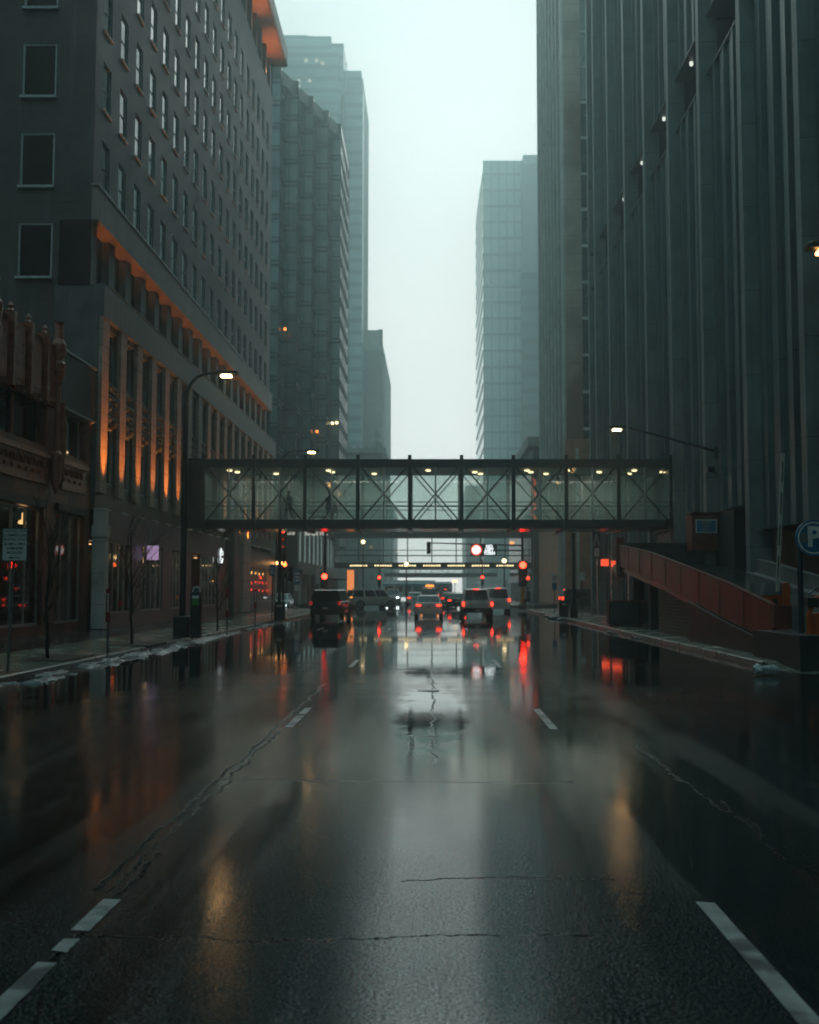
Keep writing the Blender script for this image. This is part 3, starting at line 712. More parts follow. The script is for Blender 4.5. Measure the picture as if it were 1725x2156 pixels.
# ================================================================== right: ribbed concrete tower
XC = 13.5
CB = (20, 60, 0)
C = empty('concrete_tower', CB, 0, 'dark ribbed concrete tower with tall pilasters and a lamp-lit recess row, filling the right side', 'building')
def pc(mb, name, mat, lab=None):
    o = adopt(mb.build(name, mat), C, CB)
    if lab: o['label'] = lab
    return o
PY = [-52.4, -45.4, -38.4, -31.4, -24.4, -17.4, -10.4, -3.4, 3.6, 10.6, 17.6, 24.6, 31.5, 38.4, 45.5, 52.5, 59.4, 66.2, 73.0, 79.9, 86.7, 91.4]  # bays behind the camera are added, unseen, to block rear sky light
ZN0, ZN1, ZTOP = P(1498,163,52.6).z, P(1498,46,52.6).z, 64.0
random.seed(11)
for k in range(len(PY)-1):
    y0, y1 = PY[k]+.35, PY[k+1]-.35
    zb = 4.3 if y1 < 45.5 else (5.5 if y1 < 52.5 else .3)
    # ribs: plan profile
    prof = []; y = y0; n = max(1, int(round((y1-y0)/1.6))); st = (y1-y0)/n
    for i in range(n):
        a = y + i*st; f_ = random.uniform(.5,.72)
        prof += [(XC+.30, a), (XC+.30, a+.08), (XC+.06, a+.12), (XC+.06+.10, a+st*f_), (XC+.27, a+st*(f_+.05))]
    prof.append((XC+.30, y1))
    def ext(mbx, za, zb_):
        vs = []; 
        for (x, yy) in prof: vs += [(x,yy,za),(x,yy,zb_)]
        mbx.add(vs, [(2*i,2*i+1,2*i+3,2*i+2) for i in range(len(prof)-1)])
    mb = MB(); ext(mb, zb, ZN0); mb.quad((XC+.02,y0,zb),(XC+3,y0,zb),(XC+3,y1,zb),(XC+.02,y1,zb))
    pc(mb, 'ribbed_panel', m_concC)
    mb = MB(); ext(mb, ZN1, ZTOP); pc(mb, 'ribbed_panel', m_concC)
    mb = MB(); mb.box(XC+.06,XC+1.9,y0,y1,ZN1,ZN1+.1); mb.box(XC+.06,XC+1.9,y0,y1,ZN0-.1,ZN0)
    mb.box(XC+1.9, XC+2.1, y0-.3, y1+.3, ZN0-.5, ZN1+.5); mb.box(XC+.5, XC+1.9, y1+.02, y1+.3, ZN0, ZN1); pc(mb, 'shade_black_recess_wall', m_dark)  # recess lined in black, so its shade is part of the colour
    if k < 9: continue
    # downlight in the recess
    q = MB(); yy = y0+3.9; q.lathe([(.02,0),(.08,.02),(.10,.08),(.10,.22)], (XC+.45, yy, ZN1-.23), 12); pc(q, 'recess_lamp', M_emit('recess_lamp_glow',(.9,.95,.85),1.2) if k == 9 else bpy.data.materials['recess_lamp_glow'])
for k, y in enumerate(PY):
    zb = 4.25 if y < 39 else (.3 if y > 52 else 1.5)
    if k == len(PY)-1: 
        mb = MB(); mb.box(XC-.12, XC+.6, y-.35, y+.25, .3, ZTOP)
    else:
        mb = MB(); mb.prism([(XC-.30,y-.28),(XC+.6,y-.35),(XC+.6,y+.35),(XC-.30,y+.28)], zb, ZTOP)
    pc(mb, 'tower_pilaster', m_concP)
# window slots in the upper part (narrow, dark)
sl = MB(); sl.box(-.02,.03,-.13,.13,0,1.7); slot = sl.build('slot_window', m_glass, C); cnt = 0; restm = MB()
for k in range(15, len(PY)-1):
    y0, y1 = PY[k]+.35, PY[k+1]-.35; n = max(1,int(round((y1-y0)/1.35))); st = (y1-y0)/n
    for fl in range(9):
        for i in range(0, n, 1):
            if i == n-1: continue
            z = ZN1+2.0+fl*3.6+((i%2)*.9)
            if cnt < 96:
                o = slot if cnt == 0 else slot.copy()
                if cnt: COL.objects.link(o)
                o.parent = C; o.location = (XC+.24-CB[0], y0+i*st+.02-CB[1], z); o.rotation_euler = (0,0,0); cnt += 1
            else: restm.box(XC+.22, XC+.27, y0+i*st-.1, y0+i*st+.12, z, z+1.7)
o = pc(restm, 'slot_windows', m_glass); o['kind'] = 'stuff'
mb = MB(); mb.box(XC+2.2, XC+30, -53, 91.6, .3, ZTOP); mb.box(XC+.5, XC+2.2, 91.45, 91.65, .3, ZTOP); pc(mb, 'core', m_concD)
# undercroft at the parking entrance
mb = MB(); mb.box(XC+1.6, XC+2.0, 24, 52.5, .3, 5.6); pc(mb, 'undercroft_wall', m_under, 'brown block wall under the overhang')
for y in (36.9, 30.2, 24.5): q = MB(); q.box(XC-.15, XC+.45, y, y+.6, .3, 4.23); pc(q, 'red_column', m_rustd)
q = MB(); q.box(XC+.1, XC+1.5, 49.0, 52.2, .3, 5.45); pc(q,'entrance_pier',m_concD)
q = MB(); q.box(XC+.9, XC+1.3, 31.2, 35.8, 1.6, 3.7); pc(q,'concrete_balustrade',m_pale)
# polished lower pilaster strips and shop signs at the far end
for y in (73.0,79.9,86.7):
    q = MB(); q.box(XC-.36, XC-.31, y-.2, y+.2, .3, 4.2); pc(q, 'polished_strip', M('polished_steel',(.45,.46,.46),.25,.1,3,metal=.9,bump=.03) if y == 73.0 else bpy.data.materials['polished_steel'])
q = MB(); q.box(XC-.55,XC-.1, 82.5,83.4, 3.6,4.1); pc(q,'red_lit_sign',m_neon)
q = MB(); q.box(XC-.55,XC-.1, 77.2,78.6, 3.45,3.85); s1 = pc(q,'red_lit_sign',m_neon)
q = MB(); q.box(XC-.95,XC-.35, 84.9,85.0, 4.2,6.4); s1 = pc(q,'hanging_sign',m_darktr)
q = MB(); q.box(XC-.85,XC-.45, 84.86,84.9, 4.35,5.0); q.build('sign_square', m_frame, s1)
q = MB(); q.tube([(XC-.88,84.86,5.2),(XC-.65,84.86,6.1),(XC-.42,84.86,5.2)], .06, 6); q.build('sign_letter', m_frame, s1)
# flood light and long street-lamp arm fixed to the tower
yl = 51.6
h = P(1300, 903, yl); bk_ = P(1506, 950, yl)
L1 = empty('street_lamp', (bk_.x, yl, bk_.z), 0, 'street lamp on a long straight arm bracketed to the ribbed tower', 'street lamp', 'lit street lamps')
def pl(mb, name, mat, par, base): return adopt(mb.build(name, mat), par, base)
q = MB(); q.tube([(bk_.x+.3,yl,bk_.z-.05),(bk_.x,yl,bk_.z)], .07); q.tube([bk_, (bk_+h)/2+Vector((0,0,.12)), h+Vector((.55,0,.05))], [.07,.055,.04]); q.box(bk_.x-.02,bk_.x+.1,yl-.12,yl+.12,bk_.z-.4,bk_.z+.2)
pl(q, 'arm', m_dark, L1, L1.location)
def lamp_head(par, base, x, y, z, sx, name='lamp_head'):
    q = MB(); q.bbox(x-.42, x+.42, y-.16, y+.16, z, z+.13, .05); o = pl(q, name, m_dark, par, base)
    q = MB(); q.bbox(x-.22, x+.18, y-.12, y+.12, z-.09, z-.002, .04); l = q.build('lens', m_lamp, o)
    li = light('POINT', 'lamp_glow', (x-.02*sx, y, z-.26), LAMPW, (1,.47,.13), shadow_soft_size=.13)
    adopt(li, par, base)
LAMPW = 26
lamp_head(L1, L1.location, h.x, yl, h.z, 1)
q = P(1500, 990, 51.2)
FL = empty('flood_light', q, 0, 'small black flood light on the ribbed tower below the lamp bracket', 'flood light')
m_ = MB(); m_.box(-.25,.1,-.15,.15,-.1,.16); m_.build('housing', m_dark, FL); m_ = MB(); m_.tube([(0,0,0),(.25,0,-.25)], .03); m_.build('bracket', m_dark, FL)

# ================================================================== parking ramp
RB = (8.8, 26, 0)
RP = empty('parking_ramp', RB, 0, 'concrete parking ramp with a long rust-red steel parapet climbing beside the right sidewalk', 'ramp')
def pr_(mb, name, mat, lab=None):
    o = adopt(mb.build(name, mat), RP, RB)
    if lab: o['label'] = lab
    return o
top_px = [(1629,1276),(1537.6,1231),(1431,1188),(1365,1163),(1304,1149)]
bot_px = [(1629,1353),(1527,1302),(1460,1265),(1393,1229.6),(1304,1192)]
XRP = 8.8
tp = [(Yf(a,XRP,b), P(a,b,Yf(a,XRP,b)).z) for a,b in top_px]; bt = [(Yf(a,XRP,b), P(a,b,Yf(a,XRP,b)).z) for a,b in bot_px]
def lerp(tab, y):
    if y <= tab[0][0]: 
        (a,b),(c,d) = tab[0],tab[1]; return b+(y-a)*(d-b)/(c-a)
    for (a,b),(c,d) in zip(tab, tab[1:]):
        if y <= c: return b+(d-b)*(y-a)/(c-a)
    return tab[-1][1]
Y0R, Y1R = tp[0][0], tp[-1][0]
n = 24; ysr = [Y0R+(Y1R-Y0R)*i/n for i in range(n+1)]
def strip(x0, x1, ys_, zlo, zhi):
    q = MB(); vs = []
    for y in ys_: a, b_ = zlo(y), zhi(y); vs += [(x0,y,a),(x1,y,a),(x1,y,b_),(x0,y,b_)]
    fs = [(0,1,2,3), tuple(len(vs)-4+i for i in (3,2,1,0))]
    for i in range(len(ys_)-1):
        for j in range(4): k = (j+1)%4; fs.append((i*4+k, i*4+j, (i+1)*4+j, (i+1)*4+k))
    return q.add(vs, fs)
zt = lambda y: lerp(tp, y); zbm = lambda y: lerp(bt, y)
pr_(strip(XRP-.04, XRP+.04, ysr, zbm, zt), 'steel_parapet', m_rust)
for k in range(1,9):
    y = Y0R+(Y1R-Y0R)*k/9; pr_(strip(XRP-.052, XRP-.041, [y-.02,y+.02], lambda y: zbm(y)+.01, lambda y: zt(y)-.01), 'joint_strip', m_darktr)
pr_(strip(XRP-.07, XRP+.07, ysr, lambda y: zt(y)+.002, lambda y: zt(y)+.05), 'parapet_cap', m_rustd)
deck = lambda y: zbm(y)+.12
yd = [24.2+(Y1R+2-24.2)*i/24 for i in range(25)]
dk = lambda y: max(.145, min(deck(y), deck(Y1R)))
pr_(strip(XRP+.045, 13.42, yd, lambda y: max(.02, dk(y)-.35), dk), 'deck', m_sided)
pr_(strip(12.9, 13.15, [y for y in yd if 27 < y < 44], lambda y: dk(y)+.002, lambda y: dk(y)+.72), 'inner_wall', m_conc)
pr_(strip(12.5, 12.88, [y for y in yd if 27 < y < 44], lambda y: dk(y)+.003, lambda y: dk(y)+.2), 'inner_kerb', m_conc)
q = MB(); q.box(XRP-.1, XRP+.35, Y0R-.35, Y0R-.04, .9, zt(Y0R)+.02); pr_(q, 'parapet_end_post', m_rustd)
q = MB(); q.box(XRP-.12, XRP+.25, Y1R+.02, Y1R+.35, 2.4, zt(Y1R)+.38); pr_(q, 'parapet_end_post', m_rustd)
# solid base below the low part, and the wedge nose
ybs = [25.0+(36.5-25.0)*i/10 for i in range(11)]
q = MB()
nose = [(8.35,24.9),(8.95,24.9),(9.3,26.2),(9.3,28.5),(8.35,28.5)]
q.prism(nose, .02, P(1674,1339,24.9).z); pr_(q, 'nose_block', m_darktr)
pr_(strip(8.64, 8.74, [28.51+(37-28.51)*i/8 for i in range(9)], lambda y: .10, lambda y: max(.3, zbm(y)-.03)), 'shadow_dark_base_wall', m_dark)  # near-black colour paints in the shadow along the ramp base
pr_(strip(9.1, 9.5, [36.9+(43.5-36.9)*i/4 for i in range(5)], lambda y: .1, lambda y: zbm(y)-.26), 'rubble_wall', m_rubble)
q = MB(); q.box(9.1, 12.9, 43.51, 43.9, .2, 2.0); pr_(q, 'rubble_pier', m_rubble)
for y in (46.5, 50.3): q = MB(); q.box(9.3,9.8,y,y+.5,.2,2.6); pr_(q,'deck_column',m_concD); q = MB(); q.box(12.0,12.5,y,y+.5,.2,2.6); pr_(q,'deck_column',m_concD)
# cross wall at the head of the ramp
q = MB(); zw = P(1420,1148,53).z
q.box(XRP+.2, 13.45, 53.1, 53.35, 2.6, zw); q.box(XRP+.2, 13.45, 53.0, 53.4, zw+.002, zw+.12); q.box(XRP+.2,13.45,53.02,53.098,3.2,3.3); pr_(q, 'cross_wall', m_darktr)
# kiosk
a = P(1455,1140,51.6)
K1 = empty('ticket_kiosk', (a.x+.6, 51.9, zw-.3), 0, 'red box kiosk with a blue credit card sign at the head of the ramp', 'kiosk')
q = MB(); kb = K1.location; zh = P(1455,1082,51.6).z
q.add([(a.x,51.4,kb.z),(a.x+1.25,51.4,kb.z),(a.x+1.25,52.4,kb.z),(a.x,52.4,kb.z),(a.x,51.3,zh-.08),(a.x+1.25,51.3,zh-.08),(a.x+1.25,52.4,zh),(a.x,52.4,zh)],
      [(0,3,2,1),(4,5,6,7),(0,1,5,4),(1,2,6,5),(2,3,7,6),(3,0,4,7)])
q.box(a.x-.03,a.x+1.28,51.25,52.45,zh+.001,zh+.07)
pl(q, 'body', m_rustd, K1, kb)
zc_ = P(1480,1108,51.3).z
q = MB(); q.box(a.x+.16,a.x+1.14,51.24,51.29,zc_-.31,zc_+.31); s_ = pl(q,'sign_frame',m_signw,K1,kb)
q = MB(); q.box(a.x+.2,a.x+1.1,51.228,51.239,zc_-.27,zc_+.27); q.build('sign_face', m_signb, s_)
text_mesh('CREDIT\nCARD\nONLY', .155, m_yel, 'lettering', s_, face_cam(a.x+.65, 51.222, zc_), .003, spacing=1.15)

# planters
PB = []
for px0, px1, lab in ((1280,1341,'dark planter box nearer the street corner, by the red ramp'),(1348,1393,'dark planter box against the rubble pier under the ramp')):
    y = 50; x0, x1 = X_(px0,y,1300), X_(px1,y,1300)
    e = empty('planter_box', ((x0+x1)/2,y,.18), 0, lab, 'planter', 'dark planter boxes by the ramp'); w = (x1-x0)/2
    q = MB(); q.bbox(-w,w,-.4,.5,.12,1.12,.04); q.build('box', m_darktr, e); q = MB(); q.box(-w+.08,w-.08,-.3,.4,0,.12); q.build('plinth', m_conc, e)
    q = MB(); q.box(-w-.03,w+.03,-.43,.53,1.121,1.18); q.build('rim', m_rustd, e)

# ------------------------------------------------------------------ parking sign, barrier, machines
b_ = P(1688,1345,26.5)
e = empty('parking_sign', (b_.x, 26.5, .6), 0, 'round blue parking sign with a white P on a tall post at the ramp mouth', 'sign')
zc_ = P(1710,1133,26.5); dx = zc_.x-b_.x; dz = zc_.z-.6; r_ = .44
q = MB(); q.tube([(0,0,0),(0,0,dz-.2)], .07, 10); q.lathe([(.19,-.2),(.17,0),(.09,.12)], (0,0,0), 10); q.build('post', M('blue_black_post',(.015,.035,.05),.35,.3,4), e)
q = MB(); q.lathe([(r_,0),(r_,.05),(r_*.98,.06)], (dx,-.13,dz), 40, 'y'); q.build('disc', m_signb, e)
q = MB()
for i in range(48):
    t0, t1 = 2*math.pi*i/48, 2*math.pi*(i+1)/48
    a0, a1 = r_*.80, r_*.89
    q.quad((dx+a0*math.cos(t0),-.134,dz+a0*math.sin(t0)),(dx+a1*math.cos(t0),-.134,dz+a1*math.sin(t0)),(dx+a1*math.cos(t1),-.134,dz+a1*math.sin(t1)),(dx+a0*math.cos(t1),-.134,dz+a0*math.sin(t1)))
q.build('ring', m_signw, e)
text_mesh('P', .68, m_signw, 'letter', e, face_cam(dx, -.137, dz+.005), .002, bold=.022)
q = MB(); q.box(-.02,.14,-.16,-.08,dz-.12,dz+.12); q.build('clamp', m_grey, e)
yb = 33.0
a = P(1626,1250,yb); zd = dk(yb)
e = empty('barrier_gate', (a.x, yb, zd), 0, 'orange and grey barrier gate on the ramp with its white arm raised upright', 'barrier')
hh = P(1626,1227,yb).z-zd; hm = P(1626,1253,yb).z-zd
q = MB(); q.bbox(-.28,.28,-.2,.2,0,hm,.02); q.build('cabinet', m_oran, e)
q = MB(); q.add([(-.31,-.23,hm),(.31,-.23,hm),(.31,.23,hm),(-.31,.23,hm),(-.25,-.17,hh),(.25,-.17,hh),(.25,.17,hh),(-.25,.17,hh)], [(0,3,2,1),(4,5,6,7),(0,1,5,4),(1,2,6,5),(2,3,7,6),(3,0,4,7)]); q.build('hood', M('grey_plastic_hood',(.14,.17,.18),.4,.2,4), e)
t0 = P(1631,1232,yb); t1 = P(1643,957,yb)
q = MB(); q.bar((t0.x-a.x,-.26,t0.z-zd-.2),(t1.x-a.x,-.26,t1.z-zd),.11,.04); q.build('arm', M('cream_painted_arm',(.55,.56,.48),.4,.15,4), e)
q = MB()
for k in range(4):
    s0, s1 = .06+k*.24, .06+k*.24+.16
    pa_ = Vector((t0.x-a.x,-.285,t0.z-zd)); pb_ = Vector((t1.x-a.x,-.285,t1.z-zd)); q.bar(pa_.lerp(pb_,s0), pa_.lerp(pb_,s1), .035, .01)
q.build('arm_stripe', m_blackt, e)
q = MB(); q.box(-.05,.1,-.205,-.201,hm-.3,hm-.12); q.build('label_plate', m_darktr, e)
a2 = P(1656,1258,32.5)
e = empty('orange_bollard', (a2.x, 32.5, dk(32.5)), 0, 'square orange bollard just right of the barrier gate cabinet', 'bollard')
q = MB(); q.bbox(-.09,.09,-.09,.09,0,.98,.01); q.build('post', m_oran, e); q = MB(); q.box(-.12,.12,-.12,.12,.001,.04); q.build('foot', m_dark, e)
ym = 26.0
a3 = P(1722,1262,ym)
e = empty('ticket_machine', (a3.x, ym, .16), 0, 'orange ticket machine with a bent guard arm at the right edge of the picture', 'ticket machine')
q = MB(); q.bbox(-.1,.4,-.2,.3,0,P(1722,1290,ym).z-.16,.02); q.build('cabinet', m_oran, e)
q = MB(); q.tube([(-.22,0,.6),(-.22,0,1.1),(-.12,0,1.45),(.05,0,1.55)], .06); q.build('guard_arm', m_oran, e)
q = MB(); q.box(-.28,-.02,-.12,.12,1.3,1.52); q.build('reader_head', m_dark, e)
q = MB(); q.tube([(-.2,0,1.6),(-.05,0,1.75),(.3,0,1.72)], .03); q.build('handle', m_grey, e)

# ================================================================== skyway bridge
YS0, YS1 = 59.7, 63.7
posts_px = [430,535,643,754,863,972,1081,1192,1302,1412]
pxs = [X_(p,YS0,1050) for p in posts_px]
zt0, zt1 = P(900,985,YS0).z, P(900,967,YS0).z
zb0, zb1 = P(900,1110,YS0).z, P(900,1094,YS0).z
SB = ((pxs[0]+pxs[-1])/2, YS0, zb0)
S = empty('skyway_bridge', SB, 0, 'glazed steel truss skyway crossing the whole street in front of the cars', 'bridge')
def ps(mb, name, mat, lab=None):
    o = adopt(mb.build(name, mat), S, SB)
    if lab: o['label'] = lab
    return o
xa, xb = pxs[0]-.1, pxs[-1]+.1
for y in (YS0, YS1):
    ps(MB().box(xa,xb,y-.14,y+.14,zt0,zt1), 'top_chord', m_dark2); ps(MB().box(xa,xb,y-.14,y+.14,zb0,zb1), 'bottom_chord', m_dark2)
ps(MB().box(xa,xb,YS0+.15,YS1-.15,zt1-.18,zt1-.06), 'roof', m_dark2); ps(MB().box(xa,xb,YS0+.15,YS1-.15,zb0+.1,zb0+.3), 'floor', m_dark2)
ps(MB().box(xa,xb,YS0+.15,YS1-.15,zt0+.02,zt0+.08), 'ceiling', M('ceiling_panel',(.30,.33,.31),.6,.15,1,jh=1.4,jw=.03))
q = MB()
for x in pxs: q.box(x-.12,x+.12,YS0-.1,YS1+.1,zb0-.16,zb0-.002)
ps(q, 'floor_beams', m_dark2)
q = MB(); q.box(xa,xb,YS0+.3,YS1-.3,zb0-.06,zb0+.09); ps(q,'underside', M('glossy_soffit',(.04,.05,.05),.2,.2,1,bump=.02))
for si, y in enumerate((YS0, YS1)):
    for i, x in enumerate(pxs):
        q = MB(); q.box(x-.10,x+.10,y-.22 if si==0 else y+.142,y-.142 if si==0 else y+.22,zb0-.14,zt1+.22); ps(q, 'post', m_dark2)
        if i < len(pxs)-1:
            x2 = pxs[i+1]; q = MB(); ye = y-.06 if si==0 else y+.06; m0 = .2
            q.bar((x+m0,ye-.02,zb1),(x2-m0,ye-.02,zt0),.05,.07); q.bar((x+m0,ye+.02,zt0),(x2-m0,ye+.02,zb1),.05,.07); ps(q, 'cross_brace', m_dark2)
            q = MB(); xm = (x+x2)/2; q.box(xm-.035,xm+.035,ye-.10,ye-.05,zb1-.02,zt0+.02); ps(q, 'mullion', m_alu)
    g = MB(); yg = y+.03 if si==0 else y-.03; g.quad((xa,yg,zb1),(xb,yg,zb1),(xb,yg,zt0),(xa,yg,zt0)); ps(g, 'glazing', m_thinb)
for y in (YS0+.35, YS1-.35):
    q = MB()
    for z in (Z_(1056,YS0), Z_(1064,YS0)): q.bar((xa,y,z),(xb,y,z),.04,.045)
    ps(q, 'handrail', m_dark2)
ps(MB().box(pxs[0]-.9,pxs[0]-.101,YS0-.25,YS1+.25,zb0-.1,zt1+.02), 'end_portal', m_dark); ps(MB().box(pxs[-1]+.101,pxs[-1]+.75,YS0-.25,YS1+.25,zb0-.2,zt1+.02), 'end_portal', m_dark)
ps(MB().box(pxs[-1]+.05,pxs[-1]+.7,YS0+.1,YS1-.1,zb0-1.7,zb0-.21), 'bearing_pier', m_dark)
lx = [484,500,582,692,700,788,902,1000,1012,1110,1118,1150,1195,1262,1325,1336,1395]
for k, p_ in enumerate(lx):
    y = YS0+1.0+(k%3)*.9; x = X_(p_,y,1003); q = MB(); q.lathe([(.05,0),(.14,.02),(.15,.07)], (x,y,zt0-.09), 12); ps(q, 'ceiling_light', m_lampw)
for x in (-10,-4,3,9):
    l = light('AREA','skyway_glow',(x,YS0+2,zt0-.2), 120, (1,.93,.78), shape='RECTANGLE', size=4, size_y=.4); l.rotation_euler=(0,0,0); adopt(l, S, SB)

# ================================================================== dark glass building with sawtooth corner (left, beyond the crossing)
ZG = 69.5; GBs = (-25,140,0)
G = empty('glass_building', GBs, 0, 'dark green glass building with a stepped sawtooth corner beyond the crossing, left side', 'building')
def pg(mb, name, mat, lab=None):
    o = adopt(mb.build(name, mat), G, GBs)
    if lab: o['label'] = lab
    return o
stepsG = [(-19.4,137),(-17.7,141.5),(-16.2,146),(-14.55,150.5),(-13.15,155)]
xprev = -40
fr = MB(); sd = MB(); bands = MB(); mull = MB(); CAPS = []
for i, (x, y) in enumerate(stepsG):
    y2 = stepsG[i+1][1] if i < 4 else 170
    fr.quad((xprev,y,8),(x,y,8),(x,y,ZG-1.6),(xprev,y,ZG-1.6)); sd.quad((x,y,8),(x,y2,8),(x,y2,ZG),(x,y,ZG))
    CAPS.append(MB().box(xprev-.05,x+.05,y-.06,y+.3,ZG-1.6,ZG))
    z = 10
    while z < ZG-2:
        bands.box(xprev,x+.10,y-.12,y-.003,z,z+.28); bands.box(xprev,x+.10,y-.12,y-.003,z+.62,z+.82)
        bands.box(x+.003,x+.12,y-.12,y2,z,z+.28); bands.box(x+.003,x+.10,y,y2,z+.62,z+.80); z += 3.0
    k = x-.02
    while k > max(xprev, x-9): mull.box(k-.05,k+.05,y-.16,y-.12,8,ZG-1.6); k -= 1.15
    yy = y+1.1
    while yy < y2: mull.box(x+.12,x+.16,yy-.05,yy+.05,8,ZG); yy += 1.5
    xprev = x
sd.quad((-13.15,170,8),(-40,170,8),(-40,170,ZG),(-13.15,170,ZG))
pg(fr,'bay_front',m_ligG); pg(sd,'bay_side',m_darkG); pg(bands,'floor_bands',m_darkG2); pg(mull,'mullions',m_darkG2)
for c_ in CAPS: pg(c_,'parapet',m_darkG2)
mb = MB(); mb.prism([(-40,137.2),(-19.6,137.2),(-13.3,155.2),(-13.3,169.8),(-40,169.8)], ZG-2, ZG-.3); pg(mb,'roof',m_darkG2)
for (px,py,yy,mt) in ((601,694,140,m_amber),(668,909,150,m_amber),(700,891,154.5,m_lampw),(709,890,154.5,m_lampw)):
    c_ = P(px,py,yy); q = MB(); q.ball((c_.x, c_.y-.3 if px<690 else c_.y, c_.z), .22, 8); pg(q,'office_light',mt)
# its street-level podium
mb = MB(); mb.box(-40,-14.2,YC1+4,170,3.9,9.2); mb.box(-40,-13.4,YC1+2.5,170,9.2,10.0); mb.box(-40,-13.5,YC1+3,170,3.4,3.9); pg(mb,'podium',m_darktr)
mb = MB(); mb.box(-38,-15.5,YC1+6,168,.2,3.4); pg(mb,'ground_floor_glass',m_glass)
for k in range(11):
    q = MB(); y = YC1+3.4+k*4.6; q.box(-14.15,-13.75,y,y+.35,.2,3.4); pg(q,'podium_column',m_pale if k in (0,) else m_brownK)
for k in range(10):
    q = MB(); y = YC1+5.5+k*4.6; q.box(-14.19,-14.1,y,y+.8,4.8,8.6); pg(q,'window_strip',m_tube)
q = MB(); q.box(-17.0,-15.4,YC1+3.85,YC1+3.99,4.9,8.9); pg(q,'pale_panel',m_pale)
q = MB(); q.box(-26,-16.9,YC1+3.6,YC1+3.9,7.3,9.0); sgn = pg(q,'sign_board',m_darktr)
y_ = YC1+3.55; cbk = P(660,1119,y_)
text_mesh('bank', 1.25, m_litd, 'lettering', sgn, face_cam(cbk.x+.3, y_, cbk.z), .03, bold=.03); text_mesh('us', 1.1, m_litd, 'lettering', sgn, face_cam(P(612,1119,y_).x, y_, cbk.z), .03, bold=.02)
q = MB(); q.box(-21.5,-19.6,YC1+3.5,YC1+3.7,.4,3.0); pg(q,'poster_panel',m_signw)

# ================================================================== hazy towers
def tower(name, label, base, parts):
    e = empty(name, base, 0, label, 'building')
    for nm, mt, mbx in parts: adopt(mbx.build(nm, mt), e, base)
    return e
# tall blue grey tower behind the glass building
YH = 330; 
def zH(py): return Z_(py, YH)
xr = X_(757,YH,300); xm2 = X_(722,YH,300); xm3 = X_(695,YH,200)
w = MB(); w.box(-100,xm3,YH+3,YH+38,0,zH(66)); w.box(xm3,xm2,YH+1,YH+40,0,zH(88)); w.box(xm2,xr,YH+8,YH+44,0,zH(97)-4); w.box(-100,xm2-1.5,YH,YH+3,0,zH(103)); w.box(xm2-1.2,xr+.9,YH+2,YH+8,0,zH(180))
w2 = MB(); w2.box(-80,xm3-8,YH+8,YH+30,zH(66),zH(66)+3)
fn = MB()
for k in range(7): y = YH+9+k*5; fn.box(xr+.001,xr+.5,y,y+2.0,0,zH(97)-6)
gr = MB(); gr.box(xm2-.6,xm2+.3,YH-.3,YH+2,0,zH(200))
lt = MB()
for px,py in ((718,127),(743,127),(756,133),(811,134),(701,170),(726,170)): 
    c_ = P(px*.898,py,YH-.2); lt.box(c_.x-.5,c_.x+.5,YH-.3,YH-.05,c_.z-.5,c_.z+.5)
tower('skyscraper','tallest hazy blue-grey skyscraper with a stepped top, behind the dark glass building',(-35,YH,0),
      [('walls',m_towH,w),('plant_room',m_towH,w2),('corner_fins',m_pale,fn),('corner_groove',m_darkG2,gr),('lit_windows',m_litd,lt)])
# mauve brown block
YI = 350; xi = X_(804,YI,850); zi = Z_(731,YI)
w = MB(); w.box(-80,xi,YI,YI+62,0,zi); ph = MB(); ph.box(-50,xi-1,YI+8,YI+40,zi,Z_(695,YI+8)); cp = MB(); cp.box(-80,xi+.4,YI-.4,YI+62,zi-1.2,zi+.5)
pn = MB()
for k in range(19): y = YI+2+k*3.1; pn.box(xi+.002,xi+.8,y,y+1.0,0,zi-1.3)
po = MB(); po.box(xi-1.6,xi-.2,YI+9,YI+11,zi,Z_(693,YI+9)); 
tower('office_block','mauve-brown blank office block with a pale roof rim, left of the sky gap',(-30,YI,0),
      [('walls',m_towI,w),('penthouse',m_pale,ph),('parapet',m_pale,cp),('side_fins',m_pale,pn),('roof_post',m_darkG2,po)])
# ornate low building before it
YO = 212; xo = X_(805,YO,950)
w = MB(); w.box(-30,xo,YO-.5,YO+40,0,Z_(955,YO)); co = MB(); co.box(-30,xo+.8,YO-1.2,YO+40.6,Z_(955,YO),Z_(945,YO)); 
for k in range(14): co.box(xo-.5-k*1.5,xo+.2-k*1.5,YO-1.0,YO-.3,Z_(945,YO),Z_(938,YO))
tu = MB(); tu.lathe([(1.0,0),(1.1,1.5),(.6,2.2),(.5,3.5),(.1,4.6)],(xo-1,YO+1,Z_(945,YO)),10)
tower('stone_building','pale ornate stone building with a small corner turret, just above the skyway roof',(-20,YO,0),[('walls',m_pale,w),('cornice',m_pale,co),('turret',m_pale,tu)])
